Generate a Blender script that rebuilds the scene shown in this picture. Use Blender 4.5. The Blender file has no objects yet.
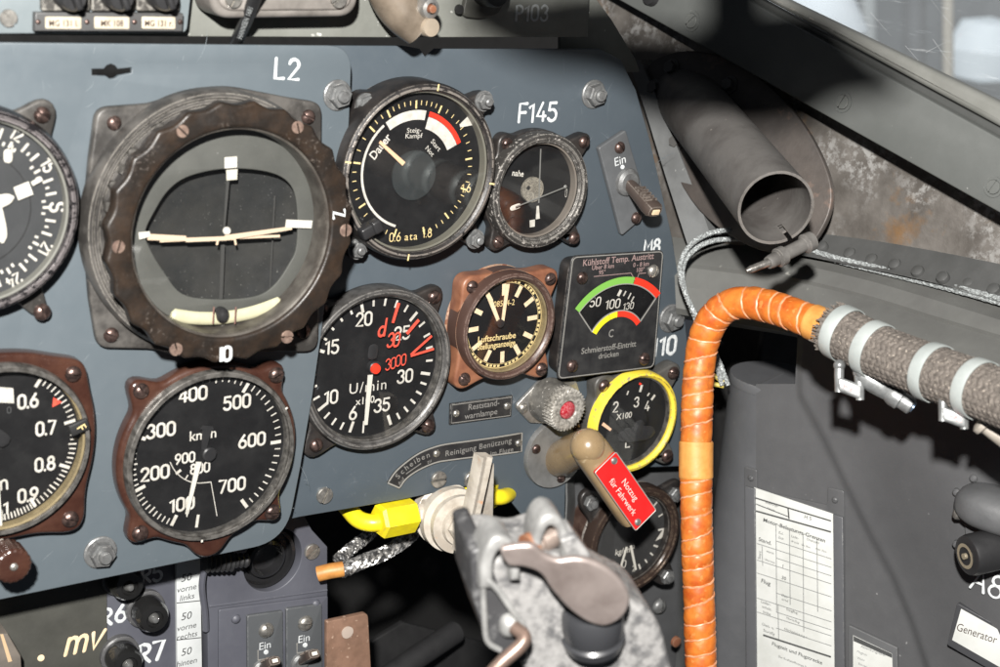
import bpy, bmesh, math, random
from mathutils import Vector as V, Matrix as MX
random.seed(7)
PI=math.pi; rad=math.radians; sin=math.sin; cos=math.cos
scene=bpy.context.scene; COL=scene.collection

# ------------------------------------------------------------------ camera / plane calibration
FP=1538.0
_r=V((2280,293,-1538)).normalized(); _u=V((400,4967,1538)).normalized()
_u=(_u-_r*_u.dot(_r)).normalized(); _n=_r.cross(_u)
def c2w(v): return V((v.dot(_r),-v.dot(_n),v.dot(_u)))
def camv(px,py,z): return V(((px-500)/FP*z,(333.5-py)/FP*z,-z))
_P0=camv(208,460,.654)
CAM=c2w(-_P0)
def C(px,py,z): return CAM+c2w(camv(px,py,z))          # a point at a given distance from the lens plane
class Plane:
    def __init__(s,o,n): s.o=V(o); s.n=V(n).normalized()
    def at(s,px,py,h=0):
        d=c2w(camv(px,py,1)); o=s.o+s.n*h
        return CAM+d*((o-CAM).dot(s.n)/d.dot(s.n))
PAN=Plane((0,0,0),(0,-1,0))
def P(px,py,h=0): return PAN.at(px,py,h)
def scl(px,py,h=0): return (P(px,py-1,h)-P(px,py+1,h)).length/2
BAS=MX(((1,0,0,0),(0,0,-1,0),(0,1,0,0),(0,0,0,1)))      # local x right, y up, z toward the pilot
def MP(px,py,h=0,roll=0): return MX.Translation(P(px,py,h))@BAS@MX.Rotation(rad(roll),4,'Z')
def frame(o,x,y):
    x=V(x).normalized(); z=x.cross(V(y)).normalized(); y=z.cross(x)
    m=MX((x,y,z)).transposed().to_4x4(); m.translation=V(o); return m
# side wall plane
WW=c2w(V((.796,-.237,.556))).normalized(); WU=V((0,0,1))
WN=WW.cross(WU).normalized()
if WN.x>0: WN=-WN
WALL=Plane(P(715,400,-.012),WN)

# ------------------------------------------------------------------ materials
GLASSL=None
MATS={}
def mat(name,base,rough=.5,metal=0,base2=None,nscale=60,nlo=.4,nhi=.65,bump=0,bscale=500,wear=None,wr=.0006,wamt=.5,
        r2=None,spec=.5,coat=0,scratch=0,emis=None,speck=None,sscale=900,sthr=.62,wave=None,base3=None,n3=25,lo3=.52,hi3=.6,smask=None):
    if name in MATS: return MATS[name]
    m=bpy.data.materials.new(name); m.use_nodes=True; nt=m.node_tree; N=nt.nodes; L=nt.links
    b=N['Principled BSDF']; MATS[name]=m
    g=N.new('ShaderNodeNewGeometry')
    def noise(sc,det=5,rgh=.6):
        n=N.new('ShaderNodeTexNoise'); n.inputs['Scale'].default_value=sc; n.inputs['Detail'].default_value=det
        n.inputs['Roughness'].default_value=rgh; L.new(g.outputs['Position'],n.inputs['Vector']); return n.outputs[0]
    def ramp(s,a,c):
        r=N.new('ShaderNodeMapRange'); r.inputs['From Min'].default_value=a; r.inputs['From Max'].default_value=c; L.new(s,r.inputs['Value']); return r.outputs[0]
    def mix(f,a,c):
        x=N.new('ShaderNodeMix'); x.data_type='RGBA'
        if isinstance(f,float): x.inputs[0].default_value=f
        else: L.new(f,x.inputs[0])
        for i,v in ((6,a),(7,c)):
            if isinstance(v,(tuple,list)): x.inputs[i].default_value=(*v,1)
            else: L.new(v,x.inputs[i])
        return x.outputs[2]
    def math_(op,a,c):
        x=N.new('ShaderNodeMath'); x.operation=op
        for i,v in ((0,a),(1,c)):
            if isinstance(v,(int,float)): x.inputs[i].default_value=v
            else: L.new(v,x.inputs[i])
        x.use_clamp=True
        return x.outputs[0]
    col=tuple(base)
    if base2: col=mix(ramp(noise(nscale),nlo,nhi),col,base2)
    if base3: col=mix(ramp(noise(n3,6,.65),lo3,hi3),col,base3)
    if speck:
        sf=ramp(noise(sscale,6 if smask else 2,.7 if smask else .5),sthr,sthr+(.12 if smask else .05))
        if smask: sf=math_('MULTIPLY',sf,ramp(noise(smask[0],3,.5),smask[1],smask[2]))
        col=mix(sf,col,speck)
    rgh=rough
    rr=ramp(noise(130),.3,.7)
    m1=N.new('ShaderNodeMapRange'); L.new(rr,m1.inputs[0]); m1.inputs['To Min'].default_value=max(.05,rough-.08); m1.inputs['To Max'].default_value=min(1,rough+.1)
    L.new(m1.outputs[0],b.inputs['Roughness'])
    met=metal
    if wear:
        bv=N.new('ShaderNodeBevel'); bv.samples=4; bv.inputs['Radius'].default_value=wr
        d=N.new('ShaderNodeVectorMath'); d.operation='DOT_PRODUCT'; L.new(bv.outputs[0],d.inputs[0]); L.new(g.outputs['Normal'],d.inputs[1])
        e=ramp(d.outputs['Value'],.985,.86)
        nz=ramp(noise(350,6,.7),.66-wamt*.26,.74-wamt*.22)
        e=math_('MULTIPLY',e,nz)
        if scratch:
            s=ramp(noise(90,8,.75),.66,.70); e=math_('MAXIMUM',e,math_('MULTIPLY',s,scratch))
        col=mix(e,col,wear)
        m2=N.new('ShaderNodeMath'); m2.operation='MULTIPLY'; L.new(e,m2.inputs[0]); m2.inputs[1].default_value=.7
        if metal<.5: L.new(m2.outputs[0],b.inputs['Metallic'])
        else: b.inputs['Metallic'].default_value=metal
    else: b.inputs['Metallic'].default_value=metal
    if isinstance(col,tuple): b.inputs['Base Color'].default_value=(*col,1)
    else: L.new(col,b.inputs['Base Color'])
    b.inputs['Specular IOR Level'].default_value=spec
    if coat: b.inputs['Coat Weight'].default_value=coat; b.inputs['Coat Roughness'].default_value=.15
    if bump:
        bp=N.new('ShaderNodeBump'); bp.inputs['Strength'].default_value=min(1,bump); bp.inputs['Distance'].default_value=.0004
        L.new(noise(bscale,5,.6),bp.inputs['Height']); L.new(bp.outputs[0],b.inputs['Normal'])
    if emis: b.inputs['Emission Color'].default_value=(*emis[0],1); b.inputs['Emission Strength'].default_value=emis[1]
    return m
def glassmat(name,tint=(1,1,1),dust=.05,dcol=(.6,.6,.58),refl=1.0,sc=200,lo=.5,hi=.75,streak=False):
    m=bpy.data.materials.new(name); m.use_nodes=True; nt=m.node_tree; N=nt.nodes; L=nt.links
    for n in list(N): N.remove(n)
    o=N.new('ShaderNodeOutputMaterial'); t=N.new('ShaderNodeBsdfTransparent'); t.inputs[0].default_value=(*tint,1)
    gl=N.new('ShaderNodeBsdfGlossy'); gl.inputs['Roughness'].default_value=.04
    fr=N.new('ShaderNodeFresnel'); fr.inputs[0].default_value=1.5
    mu=N.new('ShaderNodeMath'); mu.operation='MULTIPLY'; mu.inputs[1].default_value=refl; L.new(fr.outputs[0],mu.inputs[0])
    gb=N.new('ShaderNodeNewGeometry'); bf=N.new('ShaderNodeMath'); bf.operation='SUBTRACT'; bf.inputs[0].default_value=1; L.new(gb.outputs['Backfacing'],bf.inputs[1])
    mk=N.new('ShaderNodeMath'); mk.operation='MULTIPLY'; L.new(mu.outputs[0],mk.inputs[0]); L.new(bf.outputs[0],mk.inputs[1]); mu=mk
    mx=N.new('ShaderNodeMixShader'); L.new(mu.outputs[0],mx.inputs[0]); L.new(t.outputs[0],mx.inputs[1]); L.new(gl.outputs[0],mx.inputs[2])
    df=N.new('ShaderNodeBsdfDiffuse'); df.inputs[0].default_value=(*dcol,1)
    g=N.new('ShaderNodeNewGeometry'); n=N.new('ShaderNodeTexNoise'); n.inputs['Scale'].default_value=sc; n.inputs['Detail'].default_value=6; n.inputs['Roughness'].default_value=.7
    if streak:
        mp=N.new('ShaderNodeMapping'); mp.inputs['Rotation'].default_value=(.5,.3,.8); mp.inputs['Scale'].default_value=(1,.06,1)
        L.new(g.outputs['Position'],mp.inputs[0]); L.new(mp.outputs[0],n.inputs[0])
    else: L.new(g.outputs['Position'],n.inputs[0])
    r=N.new('ShaderNodeMapRange'); r.inputs['From Min'].default_value=lo; r.inputs['From Max'].default_value=hi; r.inputs['To Min'].default_value=dust*(.9 if streak else .25); r.inputs['To Max'].default_value=dust*(4 if streak else 2)
    L.new(n.outputs[0],r.inputs[0])
    m2=N.new('ShaderNodeMixShader'); L.new(r.outputs[0],m2.inputs[0]); L.new(mx.outputs[0],m2.inputs[1]); L.new(df.outputs[0],m2.inputs[2]); L.new(m2.outputs[0],o.inputs[0])
    return m

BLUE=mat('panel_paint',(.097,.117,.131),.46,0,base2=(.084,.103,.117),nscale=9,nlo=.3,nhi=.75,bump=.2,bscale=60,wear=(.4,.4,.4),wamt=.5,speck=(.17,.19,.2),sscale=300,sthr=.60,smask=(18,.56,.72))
BLUE_FALLOFF=mat('panel_paint_falloff',(.068,.084,.098),.46,0,base2=(.058,.073,.087),nscale=9,nlo=.3,nhi=.75,bump=.2,bscale=60,wear=(.35,.35,.35),wamt=.5,speck=(.13,.145,.16),sscale=300,sthr=.60,smask=(20,.56,.72))  # front panel paint toned down, light falloff to the right put into the colour
PURP=mat('console_paint',(.082,.085,.102),.5,0,base2=(.068,.070,.086),nscale=30,bump=.1,wear=(.3,.3,.32),wamt=.3)
COAM=mat('coaming_paint',(.17,.175,.158),.55,0,base2=(.13,.134,.12),nscale=40,bump=.15,wear=(.5,.5,.48),wamt=.4,speck=(.5,.5,.47),sscale=300,sthr=.72)
GREY=mat('side_paint',(.080,.081,.084),.5,0,base2=(.066,.067,.07),nscale=12,nlo=.3,nhi=.7,bump=.15,bscale=700,speck=(.2,.2,.2),sscale=260,sthr=.76)
GREYL=mat('frame_paint',(.095,.10,.096),.5,0,base2=(.082,.087,.083),nscale=16,bump=.08,bscale=700,wear=(.4,.4,.38),wamt=.35,speck=(.26,.26,.25),sscale=300,sthr=.76)
GREYM=mat('bracket_paint',(.16,.165,.165),.5,0,base2=(.11,.113,.113),nscale=30,bump=.15,wear=(.45,.45,.43),wamt=.35,speck=(.28,.28,.27),sscale=260,sthr=.7)
SILL=mat('sill_paint',(.12,.122,.115),.5,0,base2=(.09,.09,.086),nscale=22,nlo=.35,nhi=.7,bump=.2,bscale=300,speck=(.24,.24,.22),sscale=150,sthr=.72)
BLK=mat('black_lacquer',(.012,.012,.013),.42,0,base2=(.022,.02,.02),nscale=200,bump=.25,bscale=900,wear=(.34,.31,.28),wr=.0007,wamt=.75,scratch=.35)
BLKW=mat('black_worn',(.013,.012,.012),.4,0,base2=(.026,.022,.020),nscale=120,bump=.3,bscale=900,wear=(.42,.38,.34),wr=.0009,wamt=1.0,scratch=.5)
STEELW=mat('grey_flange',(.082,.077,.071),.42,.3,base2=(.030,.028,.026),nscale=60,nlo=.42,nhi=.58,bump=.25,bscale=800,wear=(.62,.58,.52),wr=.0009,wamt=1.0,scratch=.4)
BROWN=mat('brown_bakelite',(.034,.013,.009),.30,0,base2=(.060,.026,.017),nscale=70,bump=.25,bscale=400,wear=(.22,.12,.085),wr=.0014,wamt=1.0,scratch=.35,coat=.5)
RINGB=mat('ring_bakelite',(.012,.009,.007),.42,0,base2=(.027,.017,.011),nscale=110,nlo=.40,nhi=.66,bump=.35,bscale=500,wear=(.16,.12,.09),wr=.0010,wamt=.9,scratch=.35,speck=(.13,.11,.095),sscale=520,sthr=.56,smask=(40,.50,.64))
COPPER=mat('copper_brown',(.23,.10,.055),.38,.35,base2=(.15,.06,.035),nscale=100,bump=.2,wear=(.6,.42,.3),wr=.0009,wamt=.9,scratch=.2)
DIAL=mat('dial_black',(.006,.006,.0065),.6,0,base2=(.009,.009,.0095),nscale=90,spec=.25,speck=(.05,.05,.045),sscale=1400,sthr=.73)
DIALG=mat('dial_slate',(.036,.038,.040),.6,0,base2=(.030,.032,.034),nscale=60,speck=(.1,.1,.1),sscale=1400,sthr=.75)
HORG=mat('horizon_mask',(.078,.080,.072),.6,0,base2=(.064,.066,.06),nscale=60,speck=(.2,.2,.19),sscale=1300,sthr=.72)
WHITE=mat('white_marking',(.58,.56,.51),.6,0,base2=(.45,.43,.38),nscale=300)
CREAM=mat('cream_marking',(.78,.63,.42),.6,0,base2=(.65,.5,.32),nscale=400)
LUME=mat('lume_pink',(.75,.52,.40),.6)
YTXT=mat('yellow_text',(.70,.55,.26),.6)
PAINTW=mat('hand_paint_white',(.62,.64,.64),.5,0,base2=(.42,.45,.46),nscale=420,nlo=.38,nhi=.7,bump=.4)
PAINTG=mat('hand_paint_grey',(.45,.47,.47),.5,0,base2=(.32,.34,.34),nscale=500)
RED=mat('red_paint',(.72,.035,.015),.45)
REDC=mat('red_crayon',(.72,.09,.05),.6,0,base2=(.55,.06,.04),nscale=600)
GREEN=mat('green_band',(.17,.40,.07),.45)
YEL=mat('yellow_band',(.85,.72,.02),.45)
YELP=mat('yellow_plastic',(.80,.68,.012),.38,0,base2=(.66,.52,.02),nscale=90,bump=.25,wear=(.4,.36,.25),wr=.0008,wamt=.5,base3=(.42,.33,.05),n3=130,lo3=.62,hi3=.74)
YELR=mat('yellow_ring',(.78,.60,.06),.5,0,base2=(.72,.55,.04),nscale=120,bump=.3,wear=(.25,.2,.12),wr=.0008,wamt=1.0,base3=(.30,.25,.14),n3=260,lo3=.58,hi3=.64)
SCR=mat('screw_bronze',(.17,.115,.10),.32,.75,base2=(.06,.042,.038),nscale=400,nlo=.4,nhi=.6,bump=.3,bscale=900)
SCRS=mat('screw_steel',(.50,.48,.44),.35,.8,base2=(.28,.27,.25),nscale=400,bump=.2,bscale=900)
NUT=mat('nut_grey',(.20,.205,.205),.45,.5,base2=(.13,.13,.13),nscale=300,bump=.3,bscale=900,wear=(.5,.5,.48),wamt=.6)
ALU=mat('aluminium_worn',(.55,.54,.52),.35,.85,base2=(.36,.35,.33),nscale=160,bump=.25,bscale=700)
SLV=mat('bezel_silver',(.22,.21,.195),.30,.6,base2=(.07,.066,.060),nscale=240,bump=.3,bscale=600)
GOLD=mat('inner_rim_brass',(.30,.24,.13),.45,.3,base2=(.2,.16,.09),nscale=150)
NEEDLE=mat('needle_white',(.58,.56,.50),.5)
IVORY=mat('ivory_tube',(.55,.53,.36),.25,0,base2=(.48,.46,.31),nscale=200,coat=.8)
PLATEB=mat('placard_black',(.015,.015,.016),.4,0,base2=(.03,.03,.03),nscale=100,wear=(.5,.49,.46),wr=.0006,wamt=.9,bump=.1)
ALUE=mat('placard_edge',(.42,.41,.38),.4,.5)
ENGR=mat('engraved_grey',(.20,.195,.18),.6)
ENGP=mat('engraved_pink',(.27,.19,.18),.6)
CARD=mat('paper_card',(.53,.54,.52),.75,0,base2=(.46,.47,.445),nscale=60)
INK=mat('ink_grey',(.05,.052,.052),.7)
INKL=mat('ink_faint',(.16,.165,.165),.7)
INKR=mat('ink_sepia',(.05,.032,.025),.7)
CREAMC=mat('cream_card',(.46,.41,.32),.6,0,base2=(.38,.33,.25),nscale=200)
RUBBER=mat('rubber_black',(.02,.02,.021),.4,0,bump=.1)
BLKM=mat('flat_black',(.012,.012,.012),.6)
DARKP=mat('dark_instrument_paint',(.06,.06,.052),.55,0,base2=(.048,.048,.042),nscale=50,bump=.15,speck=(.2,.2,.18),sscale=200,sthr=.76)
KHAKI=mat('khaki_lacquer',(.28,.20,.11),.28,0,base2=(.22,.155,.085),nscale=60,coat=.6,bump=.08,speck=(.42,.34,.22),sscale=120,sthr=.72)
REDP=mat('red_placard',(.56,.014,.014),.4,0,bump=.05)
CAVE=mat('cavity_shade_black',(.006,.006,.006),.9)  # shade of the deep cavity put into the colour
GLASS=glassmat('gauge_glass',dust=.0028,refl=2.0,sc=90,lo=.48,hi=.72)
GLASSD=glassmat('gauge_glass_dusty',dust=.0035,refl=2.0,sc=900,lo=.62,hi=.8)
GLASSL=glassmat('gauge_glass_low',dust=.002,refl=1.2,sc=500,lo=.55,hi=.85)
WGLASS=glassmat('windscreen_acrylic',tint=(.9,.93,.95),dust=.08,dcol=(.75,.78,.8),refl=1,sc=420,lo=.60,hi=.76,streak=True)

# ------------------------------------------------------------------ mesh builder
STEEL_EDGE=rad(32)
_tmpc=[0]
def curve_mesh(kind,**kw):
    cu=bpy.data.curves.new('tmp',kind)
    ob=bpy.data.objects.new('tmp',cu)
    return cu,ob
TXTC={}
def text_geo(s,shear=0,space=1.0,bold=0):
    k=(s,shear,space,bold)
    if k in TXTC: return TXTC[k]
    cu=bpy.data.curves.new('tmp','FONT'); cu.body=s; cu.size=1; cu.shear=shear; cu.space_character=space; cu.resolution_u=3
    cu.offset=bold; cu.fill_mode='BOTH'
    ob=bpy.data.objects.new('tmp',cu); me=ob.to_mesh()
    vs=[v.co.copy() for v in me.vertices]; fs=[tuple(p.vertices) for p in me.polygons]
    ob.to_mesh_clear(); bpy.data.objects.remove(ob); bpy.data.curves.remove(cu)
    if vs:
        x0=min(v.x for v in vs); x1=max(v.x for v in vs)
    else: x0=x1=0
    TXTC[k]=(vs,fs,x0,x1); return TXTC[k]
def arc(cx,cy,rx,ry,a0,a1,n=10): return [(cx+rx*cos(rad(a0+(a1-a0)*i/n)),cy+ry*sin(rad(a0+(a1-a0)*i/n))) for i in range(n+1)]
SF={}
def _sf():
    w=.54
    SF['0']=(w,[arc(.27,.73,.27,.27,0,180)+arc(.27,.27,.27,.27,180,360)+[(.54,.73)]])
    SF['1']=(.30,[[(.0,.78),(.24,1),(.24,0)]])
    SF['2']=(w,[arc(.27,.73,.26,.27,170,-25)+[(0,0),(.55,0)]])
    SF['3']=(w,[arc(.26,.76,.25,.24,165,-80)+arc(.26,.26,.28,.27,85,-165)])
    SF['4']=(w,[[(.34,1),(0,.26),(.58,.26)],[(.42,.5),(.42,0)]])
    SF['5']=(w,[[(.5,1),(.07,1),(.04,.55)]+arc(.25,.32,.29,.32,125,-150)])
    SF['6']=(w,[[(.4,1),(.05,.5)]+arc(.27,.29,.27,.29,165,525,18)])
    SF['7']=(w,[[(0,1),(.54,1),(.18,0)]])
    SF['8']=(w,[arc(.27,.77,.22,.23,-90,270,16),arc(.27,.27,.27,.27,90,450,16)])
    SF['9']=(w,[[(.14,0),(.49,.5)]+arc(.27,.71,.27,.29,-15,345,18)])
    SF['L']=(.5,[[(0,1),(0,0),(.48,0)]])
    SF['F']=(.5,[[(.5,1),(0,1),(0,0)],[(0,.52),(.42,.52)]])
    SF['P']=(.5,[[(0,0),(0,1)]+arc(.2,.74,.3,.26,90,-90,8)+[(0,.48)]])
    SF['M']=(.7,[[(0,0),(.04,1),(.34,.4),(.64,1),(.7,0)]])
    SF['B']=(.5,[[(0,0),(0,1)]+arc(.2,.76,.26,.24,90,-90,8)+arc(.2,.26,.32,.26,90,-90,8)+[(0,0)]])
    SF['R']=(.55,[[(0,0),(0,1)]+arc(.2,.74,.3,.26,90,-90,8)+[(.1,.48),(.5,0)]])
    SF['A']=(.6,[[(0,0),(.32,1),(.6,0)],[(.1,.35),(.5,.35)]])
    SF['m']=(.85,[[(0,0),(0,.68)],[(0,.45)]+arc(.2,.46,.2,.22,180,0,6)+[(.42,0)],[(.42,.45)]+arc(.62,.46,.2,.22,180,0,6)+[(.83,0)]])
    SF['v']=(.5,[[(0,.7),(.2,0),(.52,.72)]])
    SF['d']=(.5,[arc(.24,.28,.24,.28,60,380,14),[(.48,1),(.48,0)]])
    SF['S']=(.55,[arc(.28,.75,.26,.25,20,240,10)+arc(.28,.26,.27,.26,60,-160,10)])
    SF['N']=(.6,[[(0,0),(0,1),(.55,0),(.55,1)]])
    SF['.']=(.12,[[(.03,.0),(.05,.05)]])
    SF[' ']=(.3,[])
    SF[',']=(.1,[[(.03,.04),(-.02,-.12)]])
    SF['E']=(.45,[[(.45,1),(0,1),(0,0),(.45,0)],[(0,.52),(.4,.52)]])
    SF['Z']=(.5,[[(0,1),(.5,1),(0,0),(.5,0)]])
_sf()
class MB:
    def __init__(s): s.v=[]; s.f=[]; s.mi=[]; s.cur=0; s.T=MX.Identity(4); s.mats=None
    def add(s,vs,fs,M=None):
        b=len(s.v); T=s.T@M if M is not None else s.T
        s.v.extend([T@V(p) for p in vs])
        for f in fs: s.f.append(tuple(i+b for i in f)); s.mi.append(s.cur)
        return s
    def m(s,i): s.cur=i; return s
    def box(s,c,d,M=None,rot=0):
        x,y,z=[q/2 for q in d]; R=MX.Translation(V(c))@MX.Rotation(rad(rot),4,'Z')
        if M is not None: R=M@R
        vs=[(a*x,b*y,e*z) for e in (-1,1) for b in (-1,1) for a in (-1,1)]
        return s.add(vs,[(0,2,3,1),(4,5,7,6),(0,1,5,4),(2,6,7,3),(0,4,6,2),(1,3,7,5)],R)
    def rbox(s,c,d,bev=.001,M=None,rot=0):
        bm=bmesh.new(); bmesh.ops.create_cube(bm,size=1); bmesh.ops.scale(bm,vec=d,verts=bm.verts)
        bmesh.ops.bevel(bm,geom=bm.edges[:]+bm.verts[:],offset=bev,segments=3,affect='EDGES',profile=.5)
        R=MX.Translation(V(c))@MX.Rotation(rad(rot),4,'Z')
        if M is not None: R=M@R
        return s.addbm(bm,R)
    def addbm(s,bm,M=None):
        bm.verts.index_update()
        s.add([v.co for v in bm.verts],[[v.index for v in f.verts] for f in bm.faces],M); bm.free(); return s
    def lathe(s,prof,c=(0,0,0),n=64,M=None,a0=0,a1=360,sy=1):
        R=MX.Translation(V(c)); R=M@R if M is not None else R
        full=abs(a1-a0)>=360; k=n if full else n+1
        vs=[];fs=[];idx=[]
        for (r,z) in prof:
            if r<1e-7: idx.append([len(vs)]*k); vs.append((0,0,z))
            else:
                idx.append([len(vs)+i for i in range(k)])
                vs+= [(r*cos(rad(a0+(a1-a0)*i/n)),sy*r*sin(rad(a0+(a1-a0)*i/n)),z) for i in range(k)]
        for j in range(len(prof)-1):
            for i in range(n):
                i2=(i+1)%k; q=[idx[j][i],idx[j][i2],idx[j+1][i2],idx[j+1][i]]
                q2=[]
                for t in q:
                    if t not in q2: q2.append(t)
                if len(q2)>2: fs.append(tuple(q2))
        return s.add(vs,fs,R)
    def tube(s,path,r,n=12,closed=False,caps=True,sz=1,M=None,up=None):
        path=[V(p) if len(p)==3 else V((p[0],p[1],0)) for p in path]
        N=len(path); rs=r if isinstance(r,(list,tuple)) else [r]*N
        vs=[];fs=[]
        T=[]
        for i in range(N):
            if closed: t=path[(i+1)%N]-path[i-1]
            else: t=path[min(i+1,N-1)]-path[max(i-1,0)]
            T.append(t.normalized() if t.length>1e-9 else V((1,0,0)))
        if up is not None: nr=V(up)
        else:
            nr=V((0,0,1)) if abs(T[0].z)<.9 else V((1,0,0))
        for i in range(N):
            if up is None or i==0: nr=(nr-T[i]*nr.dot(T[i])).normalized()
            else: nr=(V(up)-T[i]*V(up).dot(T[i])).normalized()
            b=T[i].cross(nr)
            for k in range(n):
                a=2*PI*k/n; vs.append(path[i]+(nr*cos(a)*sz+b*sin(a))*rs[i])
        M_=N if closed else N-1
        for i in range(M_):
            for k in range(n):
                k2=(k+1)%n; i2=(i+1)%N
                fs.append((i*n+k,i*n+k2,i2*n+k2,i2*n+k))
        if caps and not closed:
            fs.append(tuple(range(n))[::-1]); fs.append(tuple((N-1)*n+k for k in range(n)))
        return s.add(vs,fs,M)
    def plate(s,loops,z0,z1,bev=0,M=None,res=2):
        cu=bpy.data.curves.new('tmp','CURVE'); cu.dimensions='2D'; cu.fill_mode='BOTH'
        bev=min(bev,(z1-z0)/2*.95)
        cu.extrude=(z1-z0)/2-bev; cu.bevel_depth=bev; cu.offset=-bev; cu.bevel_resolution=res
        for lp in loops:
            sp=cu.splines.new('POLY'); sp.points.add(len(lp)-1)
            for i,p in enumerate(lp): sp.points[i].co=(p[0],p[1],0,1)
            sp.use_cyclic_u=True
        ob=bpy.data.objects.new('tmp',cu); me=ob.to_mesh(); bm=bmesh.new(); bm.from_mesh(me)
        bmesh.ops.remove_doubles(bm,verts=bm.verts,dist=1e-6)
        ob.to_mesh_clear(); bpy.data.objects.remove(ob); bpy.data.curves.remove(cu)
        R=MX.Translation((0,0,(z0+z1)/2)); R=M@R if M is not None else R
        return s.addbm(bm,R)
    def flat(s,pts,z,M=None):
        n=len(pts); cx=sum(p[0] for p in pts)/n; cy=sum(p[1] for p in pts)/n
        return s.add([(p[0],p[1],z) for p in pts],[tuple(range(n))],M)
    def strip(s,a,b,z,M=None):                       # ribbon between two polylines
        n=len(a); return s.add([(p[0],p[1],z) for p in a]+[(p[0],p[1],z) for p in b],[(i,i+1,n+i+1,n+i) for i in range(n-1)],M)
    def band(s,r0,r1,a0,a1,z,c=(0,0),n=40):          # arc band; angles clockwise from the top
        A=[(c[0]+r0*sin(rad(a0+(a1-a0)*i/n)),c[1]+r0*cos(rad(a0+(a1-a0)*i/n))) for i in range(n+1)]
        B=[(c[0]+r1*sin(rad(a0+(a1-a0)*i/n)),c[1]+r1*cos(rad(a0+(a1-a0)*i/n))) for i in range(n+1)]
        return s.strip(A,B,z)
    def tick(s,a,r0,r1,w,z,c=(0,0),w2=None):
        a=rad(a); d=V((sin(a),cos(a))); t=V((d.y,-d.x)); w2=w if w2 is None else w2; c=V(c)
        ps=[c+d*r0+t*w/2,c+d*r1+t*w2/2,c+d*r1-t*w2/2,c+d*r0-t*w/2]
        return s.add([(p.x,p.y,z) for p in ps],[(0,1,2,3)])
    def text(s,t,x,y,cap,z=0,rot=0,sx=1,shear=0,align='C',space=1.0,bold=0,M=None):
        vs,fs,x0,x1=text_geo(t,shear,space,bold); k=cap/.73
        ox={'C':-(x0+x1)/2,'L':-x0,'R':-x1}[align]
        R=MX.Translation((x,y,z))@MX.Rotation(rad(rot),4,'Z')@MX.Diagonal((k*sx,k,1,1))@MX.Translation((ox,-.365,0))
        if M is not None: R=M@R
        return s.add(vs,fs,R)
    def stk(s,t,x,y,cap,w=.14,z=0,rot=0,sx=1,shear=0,gap=.2,jit=0,sz=.12,M=None):
        tot=0; xs=[]
        for ch in t:
            xs.append(tot); tot+=SF[ch][0]+gap
        tot-=gap
        R=MX.Translation((x,y,z))@MX.Rotation(rad(rot),4,'Z')@MX(((cap*sx,cap*shear,0,0),(0,cap,0,0),(0,0,cap,0),(0,0,0,1)))@MX.Translation((-tot/2,-.5,0))
        if M is not None: R=M@R
        for ch,xo in zip(t,xs):
            jx=random.uniform(-jit,jit); jy=random.uniform(-jit,jit)
            for pl in SF[ch][1]:
                pts=[(p[0]+xo+jx,p[1]+jy,0) for p in pl]
                # rounded ends
                a=V(pts[0]); b=V(pts[1]); e=V(pts[-1]); d=V(pts[-2])
                da=(a-b).normalized()*w*.35; de=(e-d).normalized()*w*.35
                pp=[a+da]+[V(q) for q in pts]+[e+de]
                if jit: rr=[w*.5*random.uniform(.8,1.15) for _ in pp]
                else: rr=[w*.5]*len(pp)
                rr[0]*=.6; rr[-1]*=.6
                s.tube(pp,rr,n=8,sz=sz,M=R,up=(0,0,1))
        return s
    def hexn(s,c,r,h,M=None,rot=0):
        R=MX.Translation(V(c))@MX.Rotation(rad(rot),4,'Z'); R=M@R if M is not None else R
        return s.lathe([(r*.0,0),(r,0),(r,h*.82),(r*.9,h),(0,h)],n=6,M=R)
    def loft(s,rows,thick=None,sub=1):
        n=len(rows[0]); vs=[];fs=[]
        rows=[[V(p) for p in r] for r in rows]
        if sub>1:
            nr=[]
            for r in rows: nr.append(cr(r,sub))
            rows=nr; n=len(rows[0])
        for r in rows: vs+=r
        m=len(rows)
        for j in range(m-1):
            for i in range(n-1): fs.append((j*n+i,j*n+i+1,(j+1)*n+i+1,(j+1)*n+i))
        if thick is not None:
            t=V(thick); b=m*n; vs+=[v+t for v in vs]; nf=[tuple(i+b for i in f[::-1]) for f in fs]
            edge=[i for i in range(n)]+[j*n+n-1 for j in range(1,m)]+[(m-1)*n+i for i in range(n-2,-1,-1)]+[j*n for j in range(m-2,0,-1)]
            fs+=nf
            for a,c in zip(edge,edge[1:]+edge[:1]): fs.append((c,a,a+b,c+b))
        return s.add(vs,fs)
    def build(s,name,mats,parent=None,M=None,edge=32,local=False,label=None,disp=None):
        bm=bmesh.new(); vv=[bm.verts.new(p) for p in s.v]
        for f,mi in zip(s.f,s.mi):
            try: ff=bm.faces.new([vv[i] for i in f]); ff.material_index=mi; ff.smooth=True
            except ValueError: pass
        bmesh.ops.recalc_face_normals(bm,faces=bm.faces)
        e0=rad(edge)
        for e in bm.edges:
            if len(e.link_faces)==2 and e.calc_face_angle(0)>e0: e.smooth=False
        me=bpy.data.meshes.new(name); bm.to_mesh(me); bm.free()
        for m_ in (mats if isinstance(mats,(list,tuple)) else [mats]): me.materials.append(m_)
        o=bpy.data.objects.new(name,me); COL.objects.link(o)
        if parent is not None: o.parent=parent
        if M is not None: o.matrix_basis=M
        if label: o['label']=label
        return o
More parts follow.
